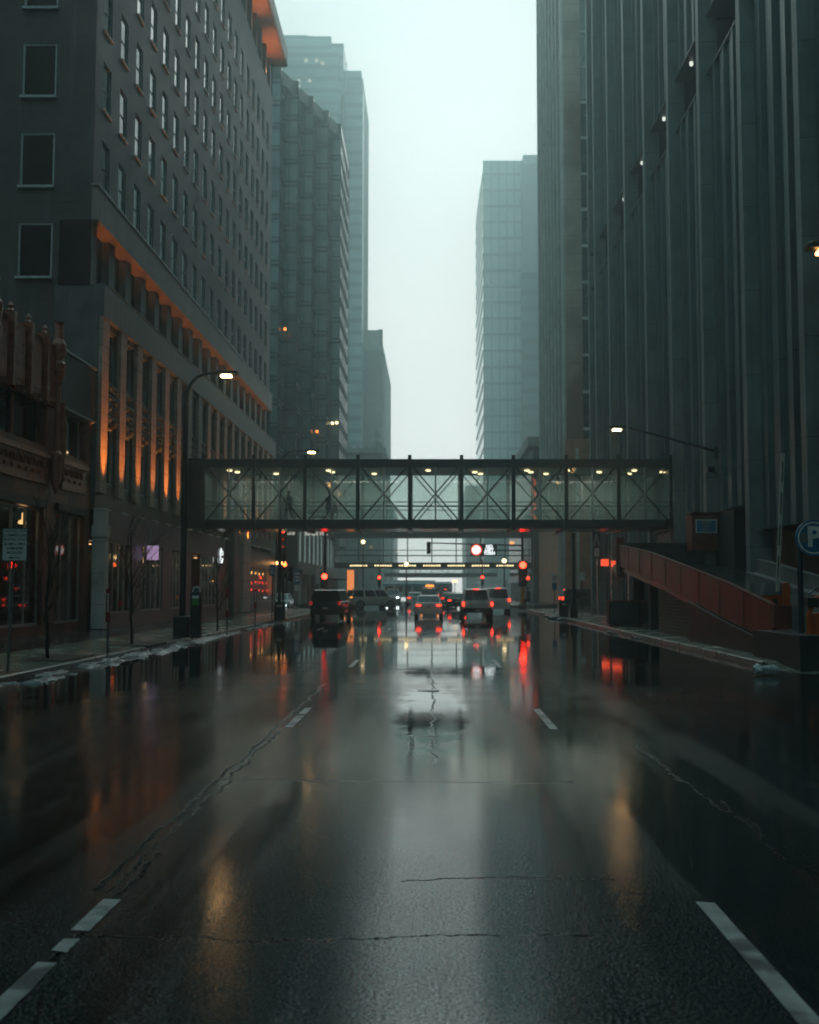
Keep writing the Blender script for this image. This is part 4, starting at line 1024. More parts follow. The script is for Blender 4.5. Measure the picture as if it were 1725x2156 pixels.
# right glass tower
YJ = 400; xj = X_(1018,YJ,700); zj = Z_(338,YJ)
w = MB(); w.box(xj,90,YJ,YJ+64,0,zj); gd = MB()
z = 4
while z < zj-1: gd.box(xj-.02,90,YJ-.35,YJ-.003,z,z+.8); gd.box(xj-.3,xj-.003,YJ,YJ+64,z,z+.8); z += 6.1 
x = xj
while x < 56: gd.box(x,x+.35,YJ-.3,YJ-.004,0,zj); x += 2.9
sp = MB(); sp.box(xj+14,90,YJ-4,YJ-.4,0,Z_(580,YJ)); sp2 = MB(); xk2 = X_(1098,YJ,500); sp2.box(xk2,90,YJ-2.2,YJ-.4,Z_(580,YJ)+.01,zj-2); pnj = MB(); pnj.box(xk2+1,90,YJ+2,YJ+30,zj,zj+3)
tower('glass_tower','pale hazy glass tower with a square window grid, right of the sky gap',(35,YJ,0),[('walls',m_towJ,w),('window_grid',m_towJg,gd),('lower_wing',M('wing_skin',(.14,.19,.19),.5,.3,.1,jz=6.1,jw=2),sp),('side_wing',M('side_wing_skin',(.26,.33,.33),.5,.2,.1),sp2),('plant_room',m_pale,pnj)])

# stone tower with fins on the right beyond the crossing
YK = 113.0; xkc = 14.1; KB = (25,YK,0); ZK = 84
KT = empty('stone_tower', KB, 0, 'brown stone tower with pale vertical fins and a red granite base, right side', 'building')
def pk(mb, name, mat): return adopt(mb.build(name, mat), KT, KB)
zk = Z_(925,YK); YKE = 141
pk(MB().box(xkc+.5,xkc+28,YK+.6,YKE,0,ZK),'core',m_concD)
xg0 = X_(1226,YK,600)
q = MB(); q.box(xkc,xg0,YK,YK+.6,zk,ZK); pk(q,'front_panels',m_brownK)
q = MB(); q.box(xg0,xg0+12,YK+.25,YK+.6,zk,ZK); pk(q,'window_strip',m_glassb)
q = MB(); z = zk+1
while z < ZK: q.box(xg0,xg0+12,YK+.12,YK+.248,z,z+.28); z += 3.9
for k in range(1,6): q.box(xg0+k*2.3,xg0+k*2.3+.2,YK+.1,YK+.249,zk,ZK)
pk(q,'window_rails',m_finK)
q = MB(); q.box(xkc,xkc+.5,YK+.6,YKE,0,ZK); pk(q,'side_wall',m_brownK)
q = MB()
q.box(xkc-.25,xkc-.002,YK+.0,YK+.5,zk-.5,ZK); y = YK+1.0; i = 0
while y < YKE-.8:
    q.box(xkc-.25,xkc-.002,y,y+.5,(zk*.55 if i%2 else zk*.62),ZK); y += 3.5; i += 1
pk(q,'vertical_fins',m_finK)
q = MB(); y = YK+1.4
while y < YKE-3: q.box(xkc-.03,xkc-.003,y+.15,y+2.9,zk*.7,ZK); y += 3.5
pk(q,'side_windows',m_darkG2)
q = MB(); q.box(xkc-.12,xg0+14,YK-.35,YK-.002,0,zk); q.box(xkc-.2,xkc-.003,YK+.51,YKE,0,zk*.62-.01); pk(q,'granite_base',m_grani)
q = MB()
for px in (1158,1184,1208): x = X_(px,YK,1100); 
for x in (xkc+.9, xkc+3.2): q.box(x,x+.28,YK-.5,YK-.352,.2,zk-1)
pk(q,'granite_ribs',m_finK)
q = MB(); q.box(xkc-.16,xg0+14,YK-.42,YK-.36,0,1.9); pk(q,'dark_plinth',m_darktr)
q = MB(); q.tube([(xkc-2.2,YK-1.5,0),(xkc-2.2,YK-1.5,13)], .2, 10)
e = empty('white_column', (X_(1184,108),108,0), 0, 'slim pale column standing at the corner of the granite building', 'column')
q = MB(); q.tube([(0,0,.1),(0,0,13)], .32, 12); q.build('shaft', m_pale, e); q = MB(); q.lathe([(.5,.0),(.5,.3),(.34,.4)],(0,0,0),12); q.build('foot', m_pale, e)
# red curved neon sign hanging on the granite corner, seen through the skyway
c0 = P(1120,1055,YK-2)
e = empty('neon_sign', c0, 0, 'tall red neon sign of curved strokes seen through the skyway glass', 'sign')
q = MB()
for k in range(4):
    zc_ = 1.9-k*1.25; s = [(.35*math.cos(t), 0, zc_+.42*math.sin(t)) for t in [R(a_) for a_ in range(-100,101,20)]]; q.tube(s, .07, 6)
q.build('neon_strokes', m_neon, e); q = MB(); q.box(-.1,1.0,.1,.2,-2.4,2.6); q.build('backing', m_darktr, e)
# low building with a pale cornice behind
q0 = MB(); YL0 = 143; q0.box(13.4,40,YL0,185,0,20.5); q1 = MB(); q1.box(12.7,40,YL0-.6,185.5,20.5,21.8); q2 = MB()
for k in range(13): q2.box(13.15,13.398,YL0+1+k*3.2,YL0+2.6+k*3.2,4,19)
q3 = MB(); 
for k in range(6): 
    y = YL0+3+k*6.4; q3.add([(13.38,y,3.9),(13.38,y+4.6,3.9),(11.9,y+4.6,2.7),(11.9,y,2.7)],[(0,1,2,3)]); q3.add([(13.36,y,3.86),(13.36,y+4.6,3.86),(11.9,y+4.6,2.66),(11.9,y,2.66)],[(3,2,1,0)])
tower('department_store','low grey building with a bright pale cornice and dark awnings beyond the granite tower',(20,YL0,0),[('walls',m_far,q0),('cornice',m_pale,q1),('tall_windows',m_glass,q2),('awnings',m_signg,q3)])
# far buildings closing the street
for (x0,x1,y,hh_,lab) in ((-60,-15,430,34,'far grey block on the left at the hazy end of the street'),(15,70,468,46,'far grey block on the right at the hazy end of the street')):
    w = MB(); w.box(x0,x1,y,y+60,0,hh_); ww_ = MB()
    for k in range(9):
        for j in range(12): ww_.box(x0+2+j*(x1-x0-4)/12, x0+4+j*(x1-x0-4)/12, y-.2, y-.01, 3+k*3.6, 5+k*3.6)
    tower('distant_building',lab,((x0+x1)/2,y,0),[('walls',m_far,w),('window_rows',m_glass,ww_)])

# ------------------------------------------------------------------ farther skyways
def skyway_far(Y, lab, pt, pr, pb, bulbs, x0=-13.4, x1=13.6, posts=8):
    base = (0,Y,Z_(pb,Y)); e = empty('skyway_bridge', base, 0, lab, 'bridge')
    za, zb_, zc_ = Z_(pb,Y), Z_(pr,Y), Z_(pt,Y)
    f = MB(); f.box(x0,x1,Y,Y+4,za,za+.75); adopt(f.build('floor_beam', m_dark2), e, base)
    f = MB(); f.box(x0,x1,Y,Y+4,zb_,zc_); adopt(f.build('roof_beam', m_concD), e, base)
    f = MB(); f.box(x0,x1,Y+.3,Y+.34,za+1.6,za+1.75); f.box(x0,x1,Y+.3,Y+.34,za+2.35,za+2.45); adopt(f.build('rails', m_dark2), e, base)
    g = MB(); g.quad((x0,Y+.1,za+.75),(x1,Y+.1,za+.75),(x1,Y+.1,zb_),(x0,Y+.1,zb_)); adopt(g.build('glazing', m_thinf), e, base)
    for i in range(posts+1):
        x = x0+(x1-x0)*i/posts; f = MB(); f.box(x-.07,x+.07,Y-.06,Y-.002,za,zb_+.3); adopt(f.build('post', m_dark2), e, base)
    if bulbs:
        for i in range(posts-1):
            for j in range(7):
                x = x0+(x1-x0)*(i+.62+j*.105)/posts+ .2; q = MB(); q.ball((x,Y-.25,za+.32), .095, 8); adopt(q.build('bulb', m_lampw), e, base)
    return e
skyway_far(147, 'second glass skyway farther down the street with a row of round warm bulbs', 1113, 1131, 1196, True, x0=-13.0, x1=13.2)
skyway_far(226, 'third skyway in the distance, low and dark above the bus', 1186, 1190, 1214, False)
skyway_far(330, 'farthest faint grey skyway near the end of the street', 1196, 1200, 1216, False)

# ================================================================== street furniture
def curved_lamp(base, head, lab, boxy=True):
    e = empty('street_lamp', base, 0, lab, 'street lamp', 'lit street lamps')
    bx, by, bz = base; hx = head.x-bx; hz = head.z-bz
    q = MB(); q.lathe([(.17,0),(.17,.05),(.13,.6),(.11,.9),(.10,hz-1.2),(.085,hz-1.1)],(0,0,0),12); q.build('pole', m_dark, e)
    q = MB(); pts = [(0,0,hz-1.15),(0.03,0,hz-.7),(.15,0,hz-.35),(.4,0,hz-.08),(.75,0,hz+.05),(hx-.35,0,hz+.06)]; q.tube(pts,[.07,.07,.06,.055,.05,.045]); q.build('arm', m_dark, e)
    q = MB(); q.bbox(-.28,.28,-.28,.28,0,.78,.05); q.build('base_box', m_dark, e)
    lamp_head(e, base, head.x, by, head.z, -1)
    return e
curved_lamp((-8.95,39.5,.14), P(478,789,39.5), 'nearest curved-arm street lamp on the left kerb, glowing before the stone block')
curved_lamp((-8.75,63.2,.14), P(657,951,63.2), 'curved-arm street lamp behind the skyway on the left, by the traffic signal')
LAMPW = 14
curved_lamp((9.3,20,.01), P(1744,525,20), 'amber street lamp at the right edge of the picture high above the ramp')
bpy.data.objects  # right-edge lamp arm reaches left, so flip it
LAMPW = 26
for o in list(scene.objects):
    if o.name.startswith('street_lamp') and abs(o.location.x-9.3) < .01 and o.parent is None:
        hd = P(1744,525,20)
        for ch in o.children:
            for g_ in ch.children:
                if g_.name.startswith('lens'): g_.data.materials[0] = m_lampo
            if ch.name.startswith('arm'):
                hz = hd.z-.01; hx = hd.x-9.3
                for v in ch.data.vertices: v.co.x = 0
                me = ch.data; 
                q = MB(); q.tube([(0,0,hz-1.15),(-.03,0,hz-.7),(-.15,0,hz-.35),(-.4,0,hz-.08),(-.75,0,hz+.05),(hx+.35,0,hz+.06)],[.07,.07,.06,.055,.05,.045])
                me.clear_geometry(); me.from_pydata(q.v, [], q.f); me.update()

# pedestrian lamp right
e = empty('lamp_post', (8.6,66,.15), 0, 'slim black lamp post with a small white finial on the right sidewalk', 'lamp post')
zt_ = P(1209,1112,66).z-.15
q = MB(); q.lathe([(.24,0),(.24,.5),(.16,.9),(.10,1.0),(.085,zt_-.6),(.13,zt_-.55),(.13,zt_-.3),(.04,zt_-.25)],(0,0,0),12); q.build('post', m_dark, e)
q = MB(); q.lathe([(.10,0),(.12,.15),(.04,.28)],(0,0,zt_-.28),10); q.build('finial', m_frame, e)

# traffic signals
def signal_head(parent, x, y, z, lit=0, red=m_red, scale=1.0, ped=False):
    q = MB(); n_ = 1 if ped else 3; h = .36*n_*scale
    q.bbox(x-.18*scale,x+.18*scale,y-.12,y+.12,z-h,z,.02); hd = q.build('signal_head', m_dark, parent)
    for k in range(n_):
        zc_ = z-.18*scale-k*.36*scale; on = (k == lit)
        q = MB(); q.lathe([(.14*scale,0),(.13*scale,-.03),(.07*scale,-.05)],(x,y-.121,zc_),14,'y'); q.build('lens', red if on else m_blackt, hd)
        q = MB(); q.tube([(x-.15*scale,y-.12,zc_),(x-.15*scale,y-.3,zc_+.0),], .012,4); q.add([(x-.16*scale,y-.12,zc_+.05),(x,y-.12,zc_+.17*scale),(x+.16*scale,y-.12,zc_+.05),(x-.16*scale,y-.30,zc_+.05),(x,y-.30,zc_+.17*scale),(x+.16*scale,y-.30,zc_+.05)],[(0,1,4,3),(1,2,5,4)]); q.build('visor', m_dark, hd)
    return hd
# signal with the mast arm, right corner
ys_ = 92.6; bx = X_(1101,ys_,1282)
e = empty('traffic_signal', (bx,ys_,.14), 0, 'traffic signal on an amber pole with a long mast arm, at the right corner', 'traffic signal', 'traffic signals showing red')
zy = P(1101,1208,ys_).z-.14; ztop = P(1101,1100,ys_).z-.14
q = MB(); q.tube([(0,0,.5),(0,0,zy)], .17, 12); q.build('lower_pole', m_yelp, e); q = MB(); q.tube([(0,0,zy+.001),(0,0,ztop)], .13, 12); q.build('pole', m_dark, e)
q = MB(); q.lathe([(.42,0),(.42,.35),(.25,.5)],(0,0,0),10); q.build('pole_base', m_dark, e)
za = P(1050,1148,ys_).z-.14; za2 = P(1050,1159,ys_).z-.14; xs = X_(900,ys_,1148)-bx
q = MB(); q.tube([(0,0,za2),(-3.6,0,za2+.02)], .07); q.tube([(0,0,za-.02),(xs,0,za+.2)], [.08,.05]); q.build('mast_arm', m_dark, e)
sh = signal_head(e, 0, -.25, P(1101,1181,ys_).z-.14+.0, 0, scale=2.0)
signal_head(e, X_(1111,ys_,1220)-bx, -.3, P(1111,1213,ys_).z-.14, 0, m_redt, 1.0, True)
signal_head(e, X_(903,ys_,1148)-bx, 0, P(903,1141,ys_).z-.14, 5, scale=.95)
xsn = X_(1003,ys_,1158)-bx; zsn = P(1003,1158,ys_).z-.14
q = MB(); q.box(xsn-.48,xsn+1.75,-.16,-.1,zsn-.5,zsn+.48); sb = q.build('sign_panel', m_blackt, e)
q = MB(); q.lathe([(.40,0),(.40,-.03)],(xsn,-.17,zsn),24,'y'); q.build('sign_disc', m_lit, sb)
q = MB(); q.tube([(xsn+.42*math.cos(t),-.22,zsn+.42*math.sin(t)) for t in [2*math.pi*k/24 for k in range(25)]], .06, 6); q.bar((xsn-.27,-.22,zsn+.27),(xsn+.27,-.22,zsn-.27),.05,.05); q.build('sign_ring', m_neon, sb)
text_mesh('NO\nLEFT\nTURN', .36, m_lit, 'lettering', sb, face_cam(xsn+1.1,-.18,zsn), .01, spacing=.8, bold=.012)
q = MB(); q.ball((X_(1078,ys_,1141)-bx,-.1,P(1078,1143,ys_).z-.14), .2, 8, .5); q.build('arm_lamp', m_amber, e)
# left corner signal behind the dark SUV
yq = 91.8; bx = X_(684,yq,1260)
e = empty('traffic_signal', (bx,yq,.14), 0, 'traffic signal with a wide red lamp above the dark blue SUV, on a black pole', 'traffic signal', 'traffic signals showing red')
q = MB(); q.tube([(0,0,0),(0,0,P(684,1095,yq).z)], .12, 12); q.build('pole', m_dark, e)
signal_head(e, 0, -.3, P(684,1206,yq).z-.14, 0, scale=1.7)
q = MB(); q.box(-.75,-.4,-.1,-.05,P(684,1233,yq).z,P(684,1200,yq).z); q.build('side_sign', m_signw, e)
q = MB(); q.tube([(0,0,P(684,1222,yq).z),(1.8,0,P(684,1224,yq).z)], .06); q.build('side_arm', m_dark, e)
# signal on the second lamp's pole
yq = 62.6
e = empty('traffic_signal', (-8.45,yq,.14), 0, 'small traffic signal with an orange-red light beside the second left lamp pole', 'traffic signal', 'traffic signals showing red')
q = MB(); q.tube([(0,0,0),(0,0,P(600,1172,yq).z)], .06, 10); q.build('pole', m_dark, e); signal_head(e, .12, -.2, P(602,1184,yq).z-.14, 0, M_emit('signal_orange_red',(1,.14,.03),9), .8)
signal_head(e, .45, -.1, P(602,1192,yq).z-.14, 5, scale=.8)
# far signals
for (px,py,Y,lab,mt) in ((799,1217,130,'distant traffic signal left of the bus, small and red',m_red),(1016,1216,134,'distant traffic signal above the pickup truck, small and red',m_red)):
    b0 = P(px,py,Y); e = empty('traffic_signal', (b0.x,Y,.0), 0, lab, 'traffic signal', 'traffic signals showing red')
    q = MB(); q.tube([(0,.2,0),(0,.2,b0.z+2.2)], .1, 8); q.build('pole', m_grey, e); signal_head(e, 0, 0, b0.z+.25, 0, mt, 1.1)

# vertical neon sign on the stone block's far corner
b0 = P(586,1150,YAE-1)
e = empty('vertical_sign', (XP+.3,YAE-1.2,P(586,1180,YAE-1).z), 0, 'narrow black vertical sign with small red lamps on the far corner of the stone block', 'sign')
hz = 1.9+.2; q = MB(); q.box(.0,.95,-.1,.1,0,3.4); q.build('panel', m_dark, e)
for k in range(4): q = MB(); q.ball((.62,-.14,3.0-k*.62), .11, 8); q.build('sign_lamp', m_redt if k < 2 else m_redd, e)
q = MB(); q.box(.05,.9,-.12,-.101,-.35,-.12); q.build('lower_strip', m_lampo, e)

# loading zone sign
e = empty('street_sign', (-8.85,23.0,.15), 0, 'white loading zone sign with dark green letters on a thin post at the left kerb', 'sign', 'signs on posts along the kerbs')
c0 = P(33,1147,23.0); dx = c0.x+8.85; dz = c0.z-.15
q = MB(); q.bar((0,0,0),(dx,0,dz+.45),.05,.03); q.build('post', m_grey, e)
q = MB(); q.bbox(dx-.27,dx+.27,-.045,-.03,dz-.35,dz+.35,.004); q.build('panel', m_signg, e)
q = MB(); q.box(dx-.25,dx+.25,-.049,-.0455,dz-.33,dz+.33); q.build('panel_face', m_signw, e)
text_mesh('LOADING ZONE\nCOMMERCIAL\nTRUCKS ONLY\n30 MIN LIMIT\n8AM-6PM\nMON-FRI', .082, m_signg, 'lettering', e, face_cam(dx,-.052,dz+.06), .002, spacing=1.12, bold=.001)
q = MB(); q.box(dx-.06,dx+.12,-.053,-.0495,dz-.285,dz-.265); q.add([(dx-.13,-.052,dz-.275),(dx-.05,-.052,dz-.305),(dx-.05,-.052,dz-.245)],[(0,1,2)]); q.build('arrow', m_signg, e)
# red slim markers
def marker(px, pytop, pymid, Y, lab):
    x = X_(px,Y,1350); e = empty('red_marker_post', (x,Y,.15), 0, lab, 'marker post', 'slim red marker posts on the left sidewalk')
    z0, z1 = P(px,pymid,Y).z-.15, P(px,pytop,Y).z-.15
    q = MB(); q.tube([(0,0,0),(0,0,z0+.1)], .03, 8); q.build('post', m_grey, e); q = MB(); q.bbox(-.06,.06,-.045,-.03,z0,z1,.004); q.build('blade', m_redp, e)
    q = MB()
    for k in range(9): q.box(-.03,.03,-.049,-.046,z0+.28+k*.055,z0+.31+k*.055)
    q.build('print', m_signw, e); return e
marker(227,1240,1310,28.8,'slim red marker blade between the two near saplings'); marker(478,1238,1300,41.5,'slim red marker blade just right of the near lamp post')
marker(537,1241,1280,50,'slim red marker blade farther along, before the shop window with imitated red reflections')
# pay station
x = X_(417,39.3,1300)
e = empty('pay_station', (x,39.0,.15), 0, 'black parking pay station with a round badge and green label beside the near lamp post', 'pay station')
q = MB(); q.bbox(-.19,.19,-.15,.15,0,1.62,.03); q.build('cabinet', m_dark, e)
q = MB(); q.lathe([(.15,0),(.15,.03)],(0,-.02,1.68),20,'y'); q.build('badge', m_signw, e); q = MB(); q.lathe([(.10,0),(.10,-.006)],(0,-.021,1.68),16,'y'); q.build('badge_face', m_signg, e)
q = MB(); q.box(-.12,.12,-.165,-.151,1.16,1.38); q.build('green_label', m_greenp, e); q = MB(); q.box(-.12,.12,-.165,-.151,1.39,1.5); q.build('white_label', m_signw, e)
# street name/blue signs
def plate(px, py0, py1, w, Y, lab, mt, x=None, extra=None):
    xx = X_(px,Y,1280) if x is None else x; e = empty('street_sign', (xx,Y,.15), 0, lab, 'sign', 'signs on posts along the kerbs')
    z0, z1 = P(px,py1,Y).z-.15, P(px,py0,Y).z-.15
    q = MB(); q.tube([(0,0,0),(0,0,z1)], .03, 8); q.build('post', m_dark, e); q = MB(); q.bbox(-w/2,w/2,-.05,-.034,z0,z1,.004); q.build('panel', mt, e)
    q = MB()
    for k in range(3): q.box(-w*.35,w*.35,-.056,-.051,z0+(z1-z0)*(.2+k*.22),z0+(z1-z0)*(.3+k*.22))
    q.build('print', m_redp if mt is m_signw else m_signw, e)
    if extra:
        q = MB(); q.box(-w*.4,w*.4,-.05,-.034,z0-.55,z0-.05); q.build('lower_panel', extra, e)
    return e
plate(573,1189,1212,.3,56,'blue-green street sign on a thin pole before the second left lamp',m_signb)
plate(1168,1208,1226,.42,78,'white and red parking notice above a blue plate on the right kerb',m_signw,extra=m_signb)
plate(1226,1204,1223,.42,70,'tan parking notice on a leaning post beside the right lamp post',m_plate)
plate(904,1213,1243,.5,90,'x',m_signb) if False else None
plate(664,1198,1230,.5,88,'blue sign above a white plate near the left crossing corner',m_signb,x=X_(694-0,88,1280)-2.6,extra=m_signw)
# litter bins
for px,Y,lab in ((590,61,'dark square litter bin at the left kerb before the second lamp'),(1187,67.5,'dark square litter bin beside the right lamp post')):
    x = X_(px,Y,1290); e = empty('litter_bin', (x,Y,.15), 0, lab, 'litter bin'); q = MB(); q.bbox(-.27,.27,-.27,.27,0,.95,.04); q.build('body', m_dark, e); q = MB(); q.box(-.29,.29,-.29,.29,.951,1.02); q.build('lid', m_dark2, e); q = MB(); q.box(-.15,.15,-.275,-.271,.72,.84); q.build('slot', m_frame, e)

# saplings
def sapling(px, py, Y, ht, lab, seed):
    rnd = random.Random(seed); x = X_(px,Y,py)
    e = empty('bare_sapling', (x,Y,.15), 0, lab, 'tree', 'bare saplings in sidewalk pits')
    q = MB(); pts = [(0,0,0)]; n_ = 8
    for k in range(1,n_+1): pts.append((pts[-1][0]+rnd.uniform(-.03,.03), pts[-1][1]+rnd.uniform(-.03,.03), ht*.62*k/n_))
    q.tube(pts, [.05-.003*k for k in range(n_+1)], 8); q.build('trunk', m_bark, e, smooth=True)
    c = MB()
    def br(p, d, l, r, dep):
        pts = [Vector(p)]; dd = Vector(d)
        for k in range(4):
            dd = (dd+Vector((rnd.uniform(-.16,.16),rnd.uniform(-.16,.16),rnd.uniform(0,.12)))).normalized(); pts.append(pts[-1]+dd*l/4)
            if dep > 0 and k > 0:
                for _ in range(1 if dep == 1 else 2):
                    sd_ = (dd+Vector((rnd.uniform(-.7,.7),rnd.uniform(-.7,.7),rnd.uniform(-.1,.4)))).normalized(); br(pts[-1], sd_, l*.55, r*.5, dep-1)
        c.tube(pts, [r*(1-.2*k) for k in range(5)], 5)
    for k in range(7):
        t = 3+int(k*.75); t = min(t,n_); a_ = rnd.uniform(0,6.28); br(pts[t], (math.cos(a_)*.55,math.sin(a_)*.55,.9), ht*.36, .018, 2)
    br(pts[-1], (0,0,1), ht*.38, .026, 2)
    c.build('crown', m_bark, e)
    return e
def pit(px, py, Y, n):
    x = X_(px,Y,py); q = MB(); q.box(x-.62,x+.75,Y-1.0,Y+1.4,.10,.172); struct(q.build('tree_pit', m_soil))
sapling(100,1388,27.4,3.6,'bare sapling nearest the loading zone sign',3); pit(100,1388,27.4,0)
sapling(278,1358,34.2,3.7,'bare sapling in front of the grey shop fascia',8); pit(278,1358,34.2,0)
sapling(458,1335,46.5,3.2,'thin bare sapling behind the pay station',12)
# litter: crumpled plastic bottle
c0 = P(1585,1411,25.2)
e = empty('plastic_bag', (c0.x-.05,25.0-.9,.03), .1, 'crumpled clear plastic bag lying by the right kerb near the ramp nose', 'litter')
q = MB(); rnd = random.Random(4); nn = 14
prof = [(.02,-.28),(.12,-.26),(.16,-.15),(.10,-.05),(.12,.1),(.11,.25),(.03,.3)]
vs = []; 
q.lathe(prof,(0,0,.09),12,'x')
q.v = [(a_+rnd.uniform(-.03,.03), b__+rnd.uniform(-.03,.03), max(.0,c__*.9+rnd.uniform(-.03,.03))) for a_,b__,c__ in q.v]
q.build('bag', M('crumpled_clear_plastic',(.42,.5,.5),.2,.4,20,bump=.8), e)

# slush along the left kerb and lumps on the right one
q = MB(); vs = []; fs = []; nx, ny = 22, 760; ya, yb_ = 19.5, 62
for j in range(ny+1):
    y = ya+(yb_-ya)*j/ny; w_ = .85 if 22 < y < 42 else .45
    for i in range(nx+1):
        x = XL-.02+w_*(i/nx)**1.2*(1)
        f_ = noise.fractal(Vector((x*2.6,y*.9,1.3)), 1.0, 2.0, 5); g_ = noise.fractal(Vector((x*9,y*6,4.7)), 1.0, 2.0, 3); big_ = noise.noise(Vector((y*.22,3.1,0)))
        edge = 1-i/nx
        h_ = (f_*.55+.02+edge*.30+big_*.30-.16)*.15 + g_*.03
        vs.append((x+g_*.01, y, max(-.015, min(.13, h_))))
for j in range(ny):
    for i in range(nx):
        a_ = j*(nx+1)+i
        if max(vs[a_][2],vs[a_+1][2],vs[a_+nx+1][2],vs[a_+nx+2][2]) > 0: fs.append((a_,a_+1,a_+nx+2,a_+nx+1))
q.add(vs, fs); sn = q.build('slush', m_snow, smooth=True); tag(sn, 'grey melting slush lying in the gutter along the left kerb', 'slush', kind='stuff')
q = MB(); rnd = random.Random(9)
for (px,py,Y,r_) in ((1120,1299,74,.3),(1140,1303,69,.45),(1150,1306,66,.4),(1290,1335,47,.15),(1330,1347,42,.12)):
    x = X_(px,Y,py); x = 7.75
    for k in range(5): q.ball((x+rnd.uniform(-.15,.15),Y+rnd.uniform(-.6,.6),.03), r_*rnd.uniform(.5,.9), 8, .45)
sn = q.build('slush', m_snow, smooth=True); tag(sn, 'small heaps of slush against the right kerb', 'slush', kind='stuff')

# ================================================================== vehicles
def paint(name, c): return M(name, c, .3, .12, 2, metal=0, bump=0, coat=.6)
def wheel(parent, x, y, z, r, w=.22):
    s = 1 if x > 0 else -1
    q = MB(); q.lathe([(r*.55,-w/2),(r*.92,-w/2),(r,-w/2+.03),(r,w/2-.03),(r*.92,w/2),(r*.55,w/2)],(0,0,0),20,'x'); o = q.build('wheel', m_tyre, parent); o.location = (x,y,z)
    q = MB(); q.lathe([(r*.58,s*w*.30),(r*.60,s*w*.5),(r*.5,s*w*.5+s*.01),(r*.12,s*w*.42),(.02,s*w*.45)],(0,0,0),12,'x'); q.build('rim', m_rim, o)
def loft(sts):
    """sts: (y, half width, z low, z shoulder, z top)"""
    q = MB(); vs = []
    for (y,w,zl,zs_,zt_) in sts:
        vs += [(-w*.86,y,zl),(-w*.98,y,zl+.12),(-w,y,(zl+zs_)*.55),(-w*.985,y,zs_),(-w*.90,y,zt_),(0,y,zt_+.02),(w*.90,y,zt_),(w*.985,y,zs_),(w,y,(zl+zs_)*.55),(w*.98,y,zl+.12),(w*.86,y,zl)]
    n_ = 11; k = len(sts); fs = [tuple(range(n_)), tuple(reversed(range((k-1)*n_,k*n_)))]
    for i in range(k-1):
        for j in range(n_): l_ = (j+1)%n_; fs.append((i*n_+l_, i*n_+j, (i+1)*n_+j, (i+1)*n_+l_))
    return q.add(vs, fs)
SPECS = {
 'sedan': dict(L=4.75,W=1.84,H=1.45,gc=.20,belt=.93,cab=(.42,1.05,2.95,3.75),nose=.78,wr=.33,tail=.98),
 'suv':   dict(L=4.9,W=1.98,H=1.82,gc=.28,belt=1.12,cab=(.06,.32,3.35,3.95),nose=1.02,wr=.38,tail=1.12),
 'pickup':dict(L=5.8,W=2.0,H=1.88,gc=.35,belt=1.12,cab=(1.95,2.15,3.75,4.45),nose=1.08,wr=.40,tail=1.12),
 'van':   dict(L=4.9,W=1.95,H=1.95,gc=.26,belt=1.1,cab=(.04,.22,3.7,4.45),nose=1.0,wr=.36,tail=1.1),
}
